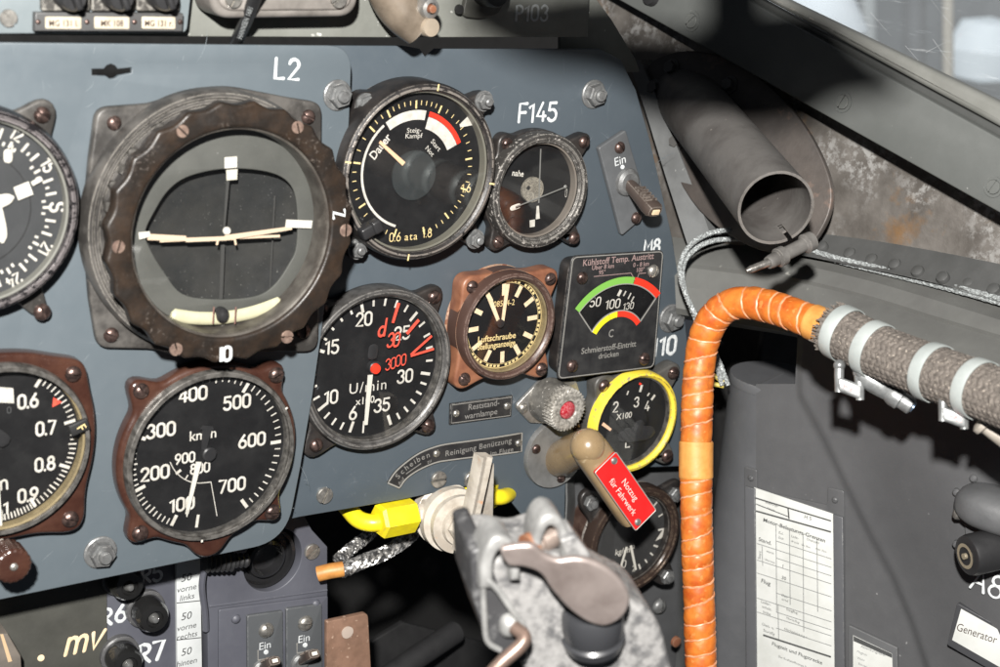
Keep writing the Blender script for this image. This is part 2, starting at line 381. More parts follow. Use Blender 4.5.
def cr(P_,sub,closed=False):                           # Catmull-Rom resample
    P_=[V(p) for p in P_]; n=len(P_); out=[]
    rng=range(n) if closed else range(n-1)
    for i in rng:
        if closed: a,b,c,d=P_[i-1],P_[i],P_[(i+1)%n],P_[(i+2)%n]
        else: a,b,c,d=P_[max(i-1,0)],P_[i],P_[i+1],P_[min(i+2,n-1)]
        for k in range(sub):
            t=k/sub; out.append(.5*((2*b)+(c-a)*t+(2*a-5*b+4*c-d)*t*t+(3*b-a-3*c+d)*t**3))
    if not closed: out.append(P_[-1])
    return out
def rpoly(pts,r,n=6):                                  # polygon with rounded corners; r number or list
    out=[]; N=len(pts)
    for i in range(N):
        a=V(pts[i-1][:2]); b=V(pts[i][:2]); c=V(pts[(i+1)%N][:2]); rr=r[i] if isinstance(r,(list,tuple)) else r
        d1=(a-b); d2=(c-b); l1=d1.length; l2=d2.length; d1.normalize(); d2.normalize()
        if rr<=0: out.append((b.x,b.y)); continue
        ang=d1.angle(d2); t=min(rr/math.tan(ang/2),l1*.48,l2*.48)
        p=b+d1*t; q=b+d2*t
        for k in range(n+1):
            u=k/n; x=p*(1-u)**2+b*2*u*(1-u)+q*u*u; out.append((x.x,x.y))
    return out
def circ(r,n=48,c=(0,0),sy=1): return [(c[0]+r*cos(2*PI*i/n),c[1]+sy*r*sin(2*PI*i/n)) for i in range(n)]
def ears(R,ear,k=.0012,n=160,hull=True):                          # round body with rounded ears: ear=[(angle ccw from x, dist, radius)]
    out=[]
    for i in range(n):
        t=2*PI*i/n; vals=[R]
        for (a,D,e) in ear:
            d=(t-rad(a)+PI)%(2*PI)-PI
            if abs(d)>PI/2: continue
            bst=0
            for j in range(13):
                f=j/12; Dt=D+(R*.5-D)*f; et=e+((R*.56 if hull else e*1.15)-e)*f; q=et*et-(Dt*sin(d))**2
                if q>0: bst=max(bst,Dt*cos(d)+math.sqrt(q))
            if bst>0: vals.append(bst)
        m=max(vals); rr=m+k*math.log(sum(math.exp((v-m)/k) for v in vals)); out.append((rr*cos(t),rr*sin(t)))
    # smooth
    for _ in range(3):
        out=[((out[i-1][0]+2*out[i][0]+out[(i+1)%n][0])/4,(out[i-1][1]+2*out[i][1]+out[(i+1)%n][1])/4) for i in range(n)]
    return out

# ------------------------------------------------------------------ things
class T:
    def __init__(s,name,label,cat,M,group=None,kind=None):
        o=bpy.data.objects.new(name,None); COL.objects.link(o); o.empty_display_size=.01
        o.matrix_world=M; o['label']=label; o['category']=cat
        if group: o['group']=group
        s.o=o; s.M=M; s.I=M.inverted()
    def L(s,px,py,h=0): return s.I@P(px,py,h)
    def W(s,p): return s.I@V(p)
    def part(s,name,mb,mats,parent=None,edge=32,label=None):
        return mb.build(name,mats,parent if parent is not None else s.o,edge=edge,label=label)
    def cp(s,o,M,parent=None,name=None):
        c=o.copy(); COL.objects.link(c); c.parent=parent if parent is not None else s.o; c.matrix_basis=M; return c
def solo(name,mb,mats,label,cat,group=None,edge=32,kind=None):
    o=mb.build(name,mats,None,edge=edge)
    if kind: o['kind']=kind
    else: o['label']=label; o['category']=cat
    if kind and label: o['label']=label
    if group: o['group']=group
    return o
_scr={}
def screw_mesh(mt,flat=False):
    k=(mt.name,flat)
    if k in _scr: return _scr[k]
    mb=MB(); prof=[(1,0),(1,.12),(.96,.24),(.8,.46),(.55,.6),(.28,.67),(0,.69)] if not flat else [(1,0),(1,.3),(.94,.38),(0,.4)]
    top=.69 if not flat else .4
    for sg in (1,-1):
        bm=bmesh.new(); t=MB(); t.lathe(prof,n=28)
        vv=[bm.verts.new(p) for p in t.v]
        for f in t.f: bm.faces.new([vv[i] for i in f])
        bmesh.ops.remove_doubles(bm,verts=bm.verts,dist=1e-5)
        r=bmesh.ops.bisect_plane(bm,geom=bm.verts[:]+bm.edges[:]+bm.faces[:],plane_co=(0,.13*sg,0),plane_no=(0,-sg,0),clear_outer=True)
        cut=[e for e in r['geom_cut'] if isinstance(e,bmesh.types.BMEdge)]
        bmesh.ops.holes_fill(bm,edges=[e for e in bm.edges if e.is_boundary])
        mb.addbm(bm)
    mb.lathe([(0,.0),(.9,.0),(.9,top*.35),(0,top*.35)],n=24)
    o=mb.build('screw',mt,None); me=o.data; bpy.data.objects.remove(o); _scr[k]=me; return me
def screw(t,x,y,z,r,mt=None,ang=None,parent=None,flat=False,M=None,name='screw'):
    mt=mt or SCR
    o=bpy.data.objects.new(name,screw_mesh(mt,flat)); COL.objects.link(o); o.parent=parent if parent is not None else t.o
    ang=random.uniform(0,180) if ang is None else ang
    B=M if M is not None else MX.Translation((x,y,z))
    o.matrix_basis=B@MX.Rotation(rad(ang),4,'Z')@MX.Diagonal((r,r,r,1)); return o
def spx(t,px,py,h,rpx,mt=None,ang=None,**k):
    p=t.L(px,py,h); return screw(t,p.x,p.y,p.z,rpx*scl(px,py,h),mt,ang,**k)
_bolt=[None]
def bolt(t,px,py,h,rpx,name='bolt'):
    if _bolt[0] is None:
        mb=MB(); mb.lathe([(1.3,0),(1.3,.15),(1.2,.22),(0,.22)],n=32); mb.hexn((0,0,.2),1.0,.75)
        mb.lathe([(.52,.9),(.52,1.25),(.42,1.4),(.0,1.4)],n=20)
        o=mb.build('bolt',NUT,None); _bolt[0]=o.data; bpy.data.objects.remove(o)
    o=bpy.data.objects.new(name,_bolt[0]); COL.objects.link(o); o.parent=t.o
    p=t.L(px,py,h); r=rpx*scl(px,py,h); o.matrix_basis=MX.Translation(p)@MX.Rotation(random.uniform(0,1),4,'Z')@MX.Diagonal((r,r,r,1)); return o
def pxpoly(t,pts,h): return [tuple(t.L(x,y,h))[:2] for x,y in pts]
#PARTS
# ================================================================== PANELS
HR=-.012      # surface height of the rear (right hand) panel, the front panel is 0
def panel_thing(name,label,cat,px,py,h):
    return T(name,label,cat,MP(px,py,h))
t=panel_thing('instrument_panel','raised blue-grey instrument panel on the left with rounded right corner and a cross-shaped slot','instrument panel',200,320,0)
lp=rpoly([t.L(*p)[:2] for p in [(-60,42),(352,46),(349,130),(331,240),(322,330),(312,400),(300,470),(286,541),(140,571),(-60,612)]],[0,.011,.1,.1,.1,.1,.05,.026,0,0],10)
slot=pxpoly(t,[(92,69),(104,69),(107,65.5),(111,64),(115,65.5),(118,69),(132,67.5),(132,73),(119,75.5),(115,78.5),(110,79),(106,76),(92,75.5)],0)
mb=MB(); mb.plate([lp,slot],-.0022,0,.0004); 
def scratches(t,mb,h,x0,x1,y0,y1,n):
    mb.m(1); u_=scl((x0+x1)/2,(y0+y1)/2,h)
    for _ in range(n):
        c=t.L(random.uniform(x0,x1),random.uniform(y0,y1),h); a=random.uniform(0,PI); l=random.uniform(2,20)*u_*(1 if random.random()<.8 else 1.8); w=random.uniform(.08,.28)*u_; b=random.uniform(-.12,.12)
        pts=[(c.x+cos(a+b*q)*l*q/4,c.y+sin(a+b*q)*l*q/4) for q in range(-2,3)]
        nx,ny=-sin(a)*w,cos(a)*w
        wd=[0.1,.8,1,.7,.1]
        mb.strip([(p[0]+nx*k,p[1]+ny*k) for p,k in zip(pts,wd)],[(p[0]-nx*k,p[1]-ny*k) for p,k in zip(pts,wd)],.00007)
    mb.m(0)
SCRM=mat('scratched_paint',(.17,.195,.21),.5,.1)
scratches(t,mb,0,5,345,48,575,110)
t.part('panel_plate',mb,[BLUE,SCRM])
bolt(t,100,552,0,12); bolt(t,337,95,0,12)
mb=MB(); p=t.L(287,69); mb.stk('L2',p.x,p.y,20*scl(287,69),w=.17,z=.0001,gap=.25,rot=-2,jit=.03)
t.part('painted_lettering',mb,PAINTW,label='white hand-painted L2')
FRONT=t
t=panel_thing('rear_instrument_panel','lower set blue-grey instrument panel on the right, toned darker for light falloff, with a notch in its top edge','instrument panel',500,320,HR)
def pr(px,py): return t.L(px,py,HR)[:2]
out=[pr(*p) for p in [(180,45),(404,46),(420,49),(426,58),(436,49),(600,49),(621,60),(636,90),(650,140),(672,237),(684,310),(690,370),(692,466),(566,470),(564,545),(540,560),(531,541),(522,515),(508,498),(490,488),(468,486),(400,500),(300,517),(180,545)]]
mb=MB(); mb.plate([out],-.0022,0,.0004); scratches(t,mb,HR,330,630,60,490,100); scratches(t,mb,HR,560,665,140,460,50); t.part('panel_plate',mb,[BLUE_FALLOFF,mat('scratched_paint_falloff',(.12,.14,.155),.5,.1)])
bolt(t,593,94,HR,11); bolt(t,670,318,HR,10.5)
for q in [(324,495),(438,479),(471,479)]: spx(t,q[0],q[1],HR,8,SCRS,flat=True)
for s_,x,y,c,w_ in [('F145',538,112,18,.17),('M8',652,246,13,.2),('110',664,346,17,.2),('B',579,411,15,.2)]:
    mb=MB(); p=t.L(x,y,HR); mb.stk(s_,p.x,p.y,c*scl(x,y,HR),w=w_,z=.0001,gap=.22,jit=.03)
    t.part('painted_lettering',mb,PAINTW,label='white hand-painted code '+s_)
REAR=t

# ================================================================== GAUGES
class Gauge(T):
    def __init__(s,name,label,px,py,rv,h0,hf,zd,M=None,group=None,cat='gauge'):
        Rm=rv*scl(px,py,h0+hf); ox,oy=px,py
        for _ in range(6):                              # find the circle whose outline is centred where the photo has it
            q=P(ox,oy,h0+hf); xs=[];ys=[]
            for i in range(48):
                w_=q+V((Rm*cos(i*PI/24),0,Rm*sin(i*PI/24)))-CAM; zz=w_.dot(c2w(V((0,0,-1))))
                xs.append(500+FP*w_.dot(c2w(V((1,0,0))))/zz); ys.append(333.5-FP*w_.dot(c2w(V((0,1,0))))/zz)
            ox+=px-(min(xs)+max(xs))/2; oy+=py-(min(ys)+max(ys))/2
        q=P(ox,oy,h0+hf); M=MX.Translation((q.x,-h0,q.z))@BAS
        super().__init__(name,label,cat,M,group); s.h0=h0; s.hf=hf; s.zd=zd; s.s=scl(px,py,h0+hf); s.R=rv*s.s; s.px=px; s.py=py
    def D(s,px,py,z=None): return s.L(px,py,s.h0+(s.zd if z is None else z))
    def A(s,px,py,z=None,c=(0,0)):
        p=s.D(px,py,z); return math.degrees(math.atan2(p.x-c[0],p.y-c[1]))%360
    def flange(s,el,rb,mt,th=.005,z0=0,bev=.0012,k=.0012,screws=True,sr=6,smat=None,name='flange',skip=(),hull=False):
        E=[]
        for e in el:
            p=s.L(e[0],e[1],s.h0+z0+th); E.append((math.degrees(math.atan2(p.y,p.x)),math.hypot(p.x,p.y),e[2]*s.s))
        mb=MB(); mb.plate([ears(rb*s.s,E,k,hull=hull),circ(s.R*.95,90)],z0,z0+th,bev,res=3); f=s.part(name,mb,mt)
        if screws:
            for i,e in enumerate(el):
                if i in skip: continue
                spx(s,e[0],e[1],s.h0+z0+th,sr,smat)
        return f
    def bezel(s,mt,rin,z0=.002,round_=.0025,rim=None,rimmt=None,name='bezel',out=None,edge=32):
        R=(out or 1)*s.R; ri=rin*s.s; h=s.hf; mb=MB(); b=round_
        prof=[(R,z0),(R,h-b),(R-b*.3,h-b*.3),(R-b,h),(R-(R-ri)*.55,h),(R-(R-ri)*.62,h-.0006),(ri+.0006,h-.0010),(ri,h-.0018),(ri,h-.003)]
        mb.lathe(prof,n=96); s.part(name,mb,mt,edge=edge)
        mb=MB(); mb.lathe([(ri,h-.003),(ri-.0008,h-.0032),(ri-.0008,s.zd)],n=96); s.part('inner_rim',mb,rimmt or mt)
        s.ri=ri
    def dial(s,mt=None,r=None):
        mb=MB(); rr=r or s.ri+.002; mb.lathe([(0,s.zd),(rr,s.zd),(rr,s.zd-.0015),(0,s.zd-.0015)],n=96); return s.part('dial',mb,mt or DIAL)
    def glass(s,mt=None,z=None):
        z=s.hf-.0022 if z is None else z; mb=MB(); mb.lathe([(0,z+.0004),(s.ri,z+.0004),(s.ri,z-.0004),(0,z-.0004)],n=72); return s.part('glass',mb,mt or GLASS)
    def num(s,mb,t_,px,py,cap,w=.15,dz=.00012,rot=0,sx=1,**k):
        p=s.D(px,py); mb.stk(t_,p.x,p.y,cap*s.s,w=w,z=s.zd+dz,rot=rot,sx=sx,**k)
    def txt(s,mb,t_,px,py,cap,rot=0,sx=1,dz=.00012,**k):
        p=s.D(px,py); mb.text(t_,p.x,p.y,cap*s.s,z=s.zd+dz,rot=rot,sx=sx,**k)
    def line(s,mb,a,b,w,z,w2=None):
        p=s.D(*a,z=z); q=s.D(*b,z=z); d=(q-p).normalized(); n_=V((-d.y,d.x,0)); w=w*s.s/2; w2=w if w2 is None else w2*s.s/2
        e=.0004; vs=[p+n_*w,p-n_*w,q-n_*w2,q+n_*w2]; vs=[V((v.x,v.y,z)) for v in vs]
        mb.add(vs+[v+V((0,0,-e)) for v in vs],[(0,1,2,3),(7,6,5,4),(0,4,5,1),(1,5,6,2),(2,6,7,3),(3,7,4,0)])
    def ticks(s,mb,anch,nsub,r1,maj,mnr,wj,wn,midn=None,mid=None,last=True,z=None,c=(0,0)):
        z=s.zd+.0001 if z is None else z; u=s.s
        an=[a if isinstance(a,(int,float)) else s.A(*a,c=c) for a in anch]
        for i in range(1,len(an)):
            while an[i]<an[i-1]: an[i]+=360
        for i in range(len(an)-1):
            n=nsub[i] if isinstance(nsub,list) else nsub
            for k in range(n+(1 if i==len(an)-2 and last else 0)):
                a=an[i]+(an[i+1]-an[i])*k/n
                if k%n==0: mb.tick(a,(r1-maj)*u,r1*u,wj*u,z,c)
                elif midn and k%midn==0: mb.tick(a,(r1-mid)*u,r1*u,wn*u*1.2,z,c)
                else: mb.tick(a,(r1-mnr)*u,r1*u,wn*u,z,c)
        return an
def hub(g,mb,r,z0,z1,px=None,py=None,c=(0,0)):
    mb.lathe([(r*g.s,z0),(r*g.s,z1-.0004),(r*g.s*.8,z1),(0,z1)],c=(c[0],c[1],0),n=32)

# ---------------- airspeed indicator
g=Gauge('airspeed_indicator','airspeed gauge marked km/h, 100 to 700, in a worn red-brown flange',211,457,84.5,0,.0115,.005)
g.flange([(141,391,11.5),(276,375,11),(140,533,11.5),(272,512,11.5),(210,541,17)],90,BROWN,th=.0080,bev=.0022,k=.0038,sr=7.8,skip=(4,))
spx(g,209,547,.0065,4,COPPER,flat=True)
g.bezel(SLV,80.5,rimmt=SLV); g.dial()
mb=MB()
for s_,x,y,c in [('400',193,394,12.5),('500',237,402,12.5),('600',252,440,12.5),('700',232,485,12.5),('100',182,504,12.5),('200',155,473,12.5),('300',161,430,12.5),('900',185,458,9.5),('800',200,468,9.5)]:
    g.num(mb,s_,x,y,c,w=.19,gap=.22,sx=1.02 if c>10 else .95)
g.ticks(mb,[(176,516),(141,488),(137,437),(182,385),(246,387),(270,443),(241,499)],10,76,11,6,3.4,1.2,5,7.5)
g.txt(mb,'km/h',203,434,10,bold=.01)
a=g.A(198,516); mb.tick(a,62*g.s,75*g.s,2.8*g.s,g.zd+.0001)
an=g.A(241,499)
p=g.D(211,482); q=g.D(218,516); g.line(mb,(211,482),(217,516),.7,g.zd+.00015)
pts=[g.D(x,y) for x,y in [(170,462),(175,471),(184,479),(196,483),(211,482)]]
mb.tube([(q.x,q.y,g.zd) for q in cr(pts,4)],.5*g.s,n=6)
g.line(mb,(181,470),(176,474),2.6,g.zd+.00014); g.line(mb,(188,475),(185,480),1.2,g.zd+.00014)
g.part('dial_markings',mb,WHITE)
mb=MB(); g.line(mb,(199,462),(187,514),5.4,.0072,w2=3); g.line(mb,(187.5,510),(187,517),3,.0072,.6); g.part('needle',mb,NEEDLE)
mb=MB(); g.line(mb,(204,450),(207,430),5,.0068,9); g.line(mb,(207,430),(208,426),14,.0067,10); hub(g,mb,7,.005,.0078); g.part('needle_counterweight',mb,RUBBER)
mb=MB()
for a in (62,187):
    mb.tick(a,81.5*g.s,84*g.s,2*g.s,.0116)
g.part('bezel_marks',mb,WHITE); g.glass()

# ---------------- artificial horizon
g=Gauge('artificial_horizon','large artificial horizon with a scalloped brown rotating ring and a curved pale slip tube',229,232,135,0,.029,.009)
u=g.s
bp=rpoly([g.L(*p,.004)[:2] for p in [(97,108),(150,104),(218,84),(290,98),(322,103),(321,240),(318,352),(258,352),(200,362),(150,349),(98,348),(90,300),(84,226),(90,160)]],[.006,.02,.05,.02,.006,.02,.006,.02,.05,.02,.006,.02,.05,.02],8)
mb=MB(); mb.plate([bp,circ(106*u,90)],0,.0045,.0012); g.part('base_plate',mb,STEELW)
for q in [(114,123),(308,117),(111,335),(303,331)]: spx(g,q[0],q[1],.0045,7.5)
mb=MB(); hz=[(134*u,.003),(134*u,.0095),(131*u,.0115),(127*u,.0115),(125*u,.0108),(121*u,.0108),(119*u,.0100),(112*u,.0100),(112*u,.004)]
mb.lathe(hz,c=(0,0,0),n=120); g.part('housing_ring',mb,STEELW)
mb=MB()
for a in (293,311,329,274):
    a=rad(a); mb.lathe([(5*u,.0095),(5*u,.0125),(3.5*u,.0138),(0,.0138)],c=(115*u*sin(a),115*u*cos(a),0),n=20)
for a in (302,283):
    a_=rad(a); mb.box((115*u*sin(a_),115*u*cos(a_),.0115),(9*u,7*u,.004),rot=-a+10)
g.part('clamp_lugs',mb,SLV)
n_=28; sk=[]
for i in range(n_*8):
    a=2*PI*i/(n_*8); r=(113+2.5*abs(cos(n_*a/2)))*u; sk.append((r*cos(a),r*sin(a)))
mb=MB(); mb.plate([sk,circ(104*u,90)],.006,.0235,.0006); g.part('ring_skirt',mb,BLKW)
_done=set(g.o.children); _oL=g.L; _RZ=.008            # the rotating ring and the face stand further forward
g.L=lambda px,py,h=0: _oL(px,py,h+_RZ)-V((0,0,_RZ))
n=24; pts=[]
for i in range(n*12):
    a=2*PI*i/(n*12); w_=abs(cos(n*a/2)); r=(131-4.4*w_**1.3)*u; pts.append((r*cos(a),r*sin(a)))
mb=MB(); mb.plate([pts,circ(105*u,120)],.0145,.021,.0014,res=3); ring=g.part('bezel_ring',mb,RINGB)
mb=MB()
for q,ro in [((339,214),-80)]:
    p=g.L(*q,.0211); mb.stk('Z',p.x,p.y,13*u,w=.2,z=.0211,rot=ro,jit=.03)
p=g.L(225,354,.0211); mb.box((p.x-4*u,p.y,.0211),(3.5*u,15*u,.0002)); mb.stk('0',p.x+2.5*u,p.y,14*u,w=.24,z=.0211)
g.part('painted_marks',mb,PAINTW,parent=ring)
for q in [(182,131),(297,127),(345,230),(286.5,336.5),(175.6,349),(118,246.5)]: spx(g,q[0],q[1],.0205,6.3,mat('screw_tan',(.42,.30,.24),.35,.6,base2=(.25,.17,.14),nscale=500),flat=True,parent=ring)
mb=MB(); mb.lathe([(106*u,.0195),(103*u,.0190),(102*u,.0175),(101*u,.012),(101*u,.009)],n=110); g.part('inner_rim',mb,mat('rim_worn_brown',(.06,.052,.045),.35,.3,base2=(.13,.12,.105),nscale=90,bump=.2))
g.ri=103*u
zp=lambda x,y:(x/2.3+80,y/2.3+80)
op=[g.D(*zp(x,y))[:2] for x,y in [(150,352),(170,305),(205,252),(255,220),(340,204),(430,211),(480,236),(499,285),(499,380),(481,425),(445,475),(400,499),(310,505),(235,492),(192,440),(163,392)]]
op=[tuple(p[:2]) for p in cr([V((a,b,0)) for a,b in op],5,True)]
mb=MB(); mb.plate([circ(103*u,100),op],.0078,.009,.0003); g.part('horizon_mask',mb,HORG)
mb=MB(); mb.lathe([(103*u,.0078),(98*u,.0035),(75*u,.0014),(0,.0006)],n=64); g.part('gyro_bowl',mb,mat('gyro_drum',(.018,.019,.019),.45,0,base2=(.028,.028,.026),nscale=60,speck=(.14,.14,.13),sscale=1100,sthr=.7))
mb=MB(); g.line(mb,(148,237),(186,238.5),6,.010,5); g.line(mb,(186,240),(236,238),4.2,.0102,4); g.line(mb,(225,238),(292,228),5.4,.0105,3.5); g.line(mb,(160,241),(280,236),2.6,.0095,2.6)
g.line(mb,(218,240),(217,245),2,.0101); g.line(mb,(235,240),(236,245),2,.0101); g.part('horizon_bar',mb,mat('bar_pink_white',(.58,.45,.33),.45))
mb=MB(); g.line(mb,(286,223.5),(312,224.5),8,.0106,8); g.line(mb,(139,236),(150,234),7,.0106,5); g.line(mb,(231,157),(231,168),13,.0110,13); g.part('index_marks',mb,NEEDLE)
mb=MB(); g.line(mb,(232,168),(232,180),12,.0085,11); g.part('pointer_head',mb,mat('pointer_ivory',(.52,.50,.42),.5))
mb=MB(); g.line(mb,(228,180),(224,231),3.2,.0082,2); g.line(mb,(223,245),(221,299),4,.0055,4); g.line(mb,(275,196),(270,288),1.5,.004,1.5); g.part('pointer_arm',mb,mat('pointer_dark',(.05,.05,.048),.4))
mb=MB(); pp=g.D(227,231,.0102); mb.lathe([(4*u,.0095),(4*u,.0105),(2.5*u,.0112),(0,.0112)],c=(pp.x,pp.y,0),n=20); g.part('pivot',mb,NEEDLE)
mb=MB(); pa=[g.D(x,y,.0095) for x,y in [(170,314),(195,317.5),(223,317),(252,311.5),(281,301)]]
pa=cr([V((p.x,p.y,.0105)) for p in pa],6); rr=[6.8*u*(.45 if i==0 or i==len(pa)-1 else 1) for i in range(len(pa))]
mb.tube(pa,rr,n=16,sz=.6); slip=g.part('slip_tube',mb,IVORY)
mb=MB(); pc=g.D(221,314.5,.0105)
mb.lathe([(.1*u,.007),(6.9*u,.0085),(7.4*u,.0105),(6.8*u,.0128),(4*u,.0143),(0,.0148)],c=(pc.x,pc.y,0),n=24,sy=1.1); g.part('slip_ball',mb,RUBBER,parent=slip)
mb=MB()
for dx in (214,236): g.line(mb,(dx,307),(dx-1,324),1.1,.0149)
g.part('slip_lines',mb,mat('wire_brown',(.22,.12,.1),.4),parent=slip)
mb=MB(); q=[g.D(x,y,.0092) for x,y in [(221,325),(230,324.5),(225.5,332)]]; mb.add([(p.x,p.y,.0093) for p in q],[(0,1,2)])
g.part('index_triangle',mb,NEEDLE)
g.glass(GLASSD,z=.0178)
for c_ in g.o.children:
    if c_ not in _done: c_.location.z+=_RZ

# ---------------- compass repeater
g=Gauge('compass_repeater','slate-faced compass repeater with a glossy black ring, numbered 15, S, 21, 24',-27,212,106,0,.014,.007,cat='compass')
g.flange([(42,115,17),(-98,115,17),(42,312,12),(-98,312,12)],104,STEELW,th=.004,k=.003,sr=8.5)
g.bezel(mat('glossy_black_ring',(.012,.011,.012),.22,.1,wear=(.42,.38,.38),wr=.001,wamt=.9,scratch=.6,bump=.35,bscale=500),94,round_=.004,rimmt=mat('rim_grey_green',(.17,.17,.15),.5)); g.dial(DIALG)
mb=MB(); u=g.s
aS=g.A(60,207)
for k,s_ in [(-60,'12'),(-30,'15'),(0,'S'),(30,'21'),(60,'24'),(90,'N')]:
    a=aS+k; d=V((sin(rad(a)),cos(rad(a))))
    if s_=='S': mb.stk('S',d.x*86*u,d.y*86*u,15*u,w=.2,z=g.zd+.0001,rot=-a)
    elif s_!='N': mb.stk(s_,d.x*87*u,d.y*87*u,12*u,w=.19,z=g.zd+.0001,rot=-a,sx=.9)
for k in range(-20,24):
    a=aS+k*5
    if k%6==0: mb.tick(a,71*u,78*u,2.6*u,g.zd+.0001)
    elif k%6 in (1,5): mb.tick(a,70*u,74*u,2.4*u,g.zd+.0001)
    elif k%2==0: mb.tick(a,75*u,86*u,2.6*u,g.zd+.0001)
    else: mb.tick(a,76*u,80*u,2.2*u,g.zd+.0001)
g.part('compass_card_markings',mb,WHITE)
mb=MB(); mb.lathe([(58*u,g.zd+.0003),(59*u,g.zd+.0003)],n=80); g.part('card_ring_line',mb,BLKM)
mb=MB(); g.line(mb,(16,194),(31,188),14,.0085,14); g.line(mb,(32,184),(42,178.5),4.5,.0085,4.5)
p0=g.D(-30,211,.0085)
def blob(g,mb,a,b,w,z,taper=.3):
    p=g.D(*a,z=z); q=g.D(*b,z=z); N_=14; pts=[p.lerp(q,i/N_) for i in range(N_+1)]; rs=[w*g.s/2*math.sqrt(max(.02,1-(2*i/N_-1)**4)) for i in range(N_+1)]
    mb.tube([(v.x,v.y,z) for v in pts],rs,n=10,sz=.15,up=(0,0,1))
blob(g,mb,(-40,214),(14,197),14,.0085); blob(g,mb,(-12,180),(3,243),15,.0083); blob(g,mb,(8,149),(8,163),9,.0083)
g.line(mb,(9,163),(13,145),1.2,.0084)
g.part('pointer',mb,NEEDLE); g.glass()

# ---------------- altimeter
g=Gauge('altimeter','red-brown flanged altimeter with a red index triangle, scale 0.6 to 0.9',0,452,86,0,.0125,.005,cat='altimeter')
u=g.s
g.flange([(73,374,14),(-78,380,14),(70,519,16),(-75,535,14)],93,BROWN,th=.0080,bev=.0018,k=.0030,sr=8,hull=True)
g.bezel(SLV,81,rimmt=GOLD); g.dial()
mb=MB()
for s_,x,y in [('0.6',28,401),('0.7',46,428),('0.8',45,464),('0.9',28,495)]: g.num(mb,s_,x,y,13,w=.2,gap=.16,sx=.92)
g.num(mb,'m',1,483,14,w=.14); g.num(mb,'1',6,508,12,w=.18)
g.ticks(mb,[(36,386),(63,424),(64,466),(37,509),(2,530)],10,77,11,6.5,3.2,1.3,5,8)
g.part('dial_markings',mb,WHITE)
mb=MB(); q=[g.D(x,y) for x,y in [(53,397),(62,402),(52,407)]]; mb.add([(p.x,p.y,g.zd+.0003) for p in q],[(0,1,2)]); g.part('red_index',mb,REDC)
mb=MB(); q=[g.D(x,y) for x,y in [(-12,386),(13,388),(14,403),(-11,402)]]; mb.add([(p.x,p.y,g.zd+.0002) for p in q],[(0,1,2,3)]); g.part('pressure_window',mb,WHITE)
mb=MB(); g.num(mb,'980',6,392,6,w=.14); g.num(mb,'0',9,410,6,w=.14); g.part('window_digits',mb,INK)
mb=MB(); g.line(mb,(-5,450),(2,545),4,.0075,3); g.part('needle',mb,NEEDLE)
mb=MB(); blob(g,mb,(-8,432),(8,444),14,.0068); g.part('needle_counterweight',mb,RUBBER)
g.glass()
mb=MB(); pa=g.D(79,427,.0128); mb.rbox((pa.x,pa.y,.0127),(19*u,12*u,.0022),.0006,rot=18); clip=g.part('rim_clip',mb,BLKM)
mb=MB(); mb.text('F',pa.x+2*u,pa.y,9*u,z=.0139,rot=-62); g.part('clip_letter',mb,YTXT,parent=clip)
q=P(14,567,.026); M=MX.Translation((q.x,0,q.z))@BAS; M=g.I@M
mb=MB(); mb.T=M
pr_=[]
rk=17.5*u; n=36
sc=[((rk*(1+.02*cos(18*2*PI*i/144)))*cos(2*PI*i/144),(rk*(1+.02*cos(18*2*PI*i/144)))*sin(2*PI*i/144)) for i in range(144)]
mb.plate([sc],.014,.026,.0016,res=3); mb.lathe([(rk*.45,.0),(rk*.45,.015)],n=24)
kn=g.part('setting_knob',mb,BROWN)
screw(g,0,0,0,4*u,SCRS,parent=kn,M=M@MX.Translation((0,0,.0258)))

# ---------------- boost gauge
g=Gauge('boost_gauge','black boost pressure gauge with white and red arc and a tan needle',420,172,89,HR,.019,.0115)
u=g.s
g.flange([(366,104,12),(484,101,12),(357,249,12),(475,239,12)],86,BLKW,th=.008,k=.002,screws=False)
for q in [(366,104),(484,101),(357,249),(475,239)]:
    p=g.L(*q,HR+.0085); mb=MB(); mb.lathe([(10.5*u,.0078),(10.5*u,.0088),(0,.0088)],c=(p.x,p.y,0),n=28); mb.hexn((p.x,p.y,.0088),8.5*u,.0028,rot=random.uniform(0,60)); mb.lathe([(4.2*u,.011),(4.2*u,.0133),(3*u,.0138),(0,.0138)],c=(p.x,p.y,0),n=16); g.part('nut',mb,NUT)
g.bezel(BLKW,80,round_=.003,rimmt=mat('rim_olive',(.14,.135,.11),.45)); g.dial()
mb=MB()
A=g.A; a0=A(396,224); a1=A(364,176); a2=A(387.5,131); a3=A(425,117); a4=A(456,145)+360
def uw(*a):
    o=[a[0]]
    for x in a[1:]:
        while x<o[-1]-1e-6: x+=360
        while x>o[-1]+360: x-=360
        o.append(x)
    return o
aa=uw(a0,a1,a2,a3,a4)
mb.band(57*u,59.5*u,aa[0],aa[2],g.zd+.00012); mb.band(50*u,59.5*u,aa[2]+3,aa[3],g.zd+.00013); mb.band(42*u,54*u,aa[3]+4,aa[4],g.zd+.00013)
mb.m(1).band(54.5*u,59.5*u,aa[3]+4,aa[4],g.zd+.00013)
mb.m(0); g.line(mb,(460,126),(473,119),3,g.zd+.0002,13)
g.part('range_arc',mb,[WHITE,RED])
mb=MB(); g.ticks(mb,[(396,230),(363,205),(357,163),(371,128),(391,119),(416,109),(438,114),(463,160),(461,188),(444,212),(423,227)],[5,5,3,3,5,5,8,4,5,4],69,8,4.5,1.8,.8)
g.num(mb,'0.6',395,237,8.5,w=.12,sx=.9); g.txt(mb,'ata',411,236,8,space=1.2); g.num(mb,'1.8',427,233,8.5,w=.12,sx=.9); g.num(mb,'1.6',466,188,8.5,w=.12,sx=.9)
g.part('scale_markings',mb,YTXT)
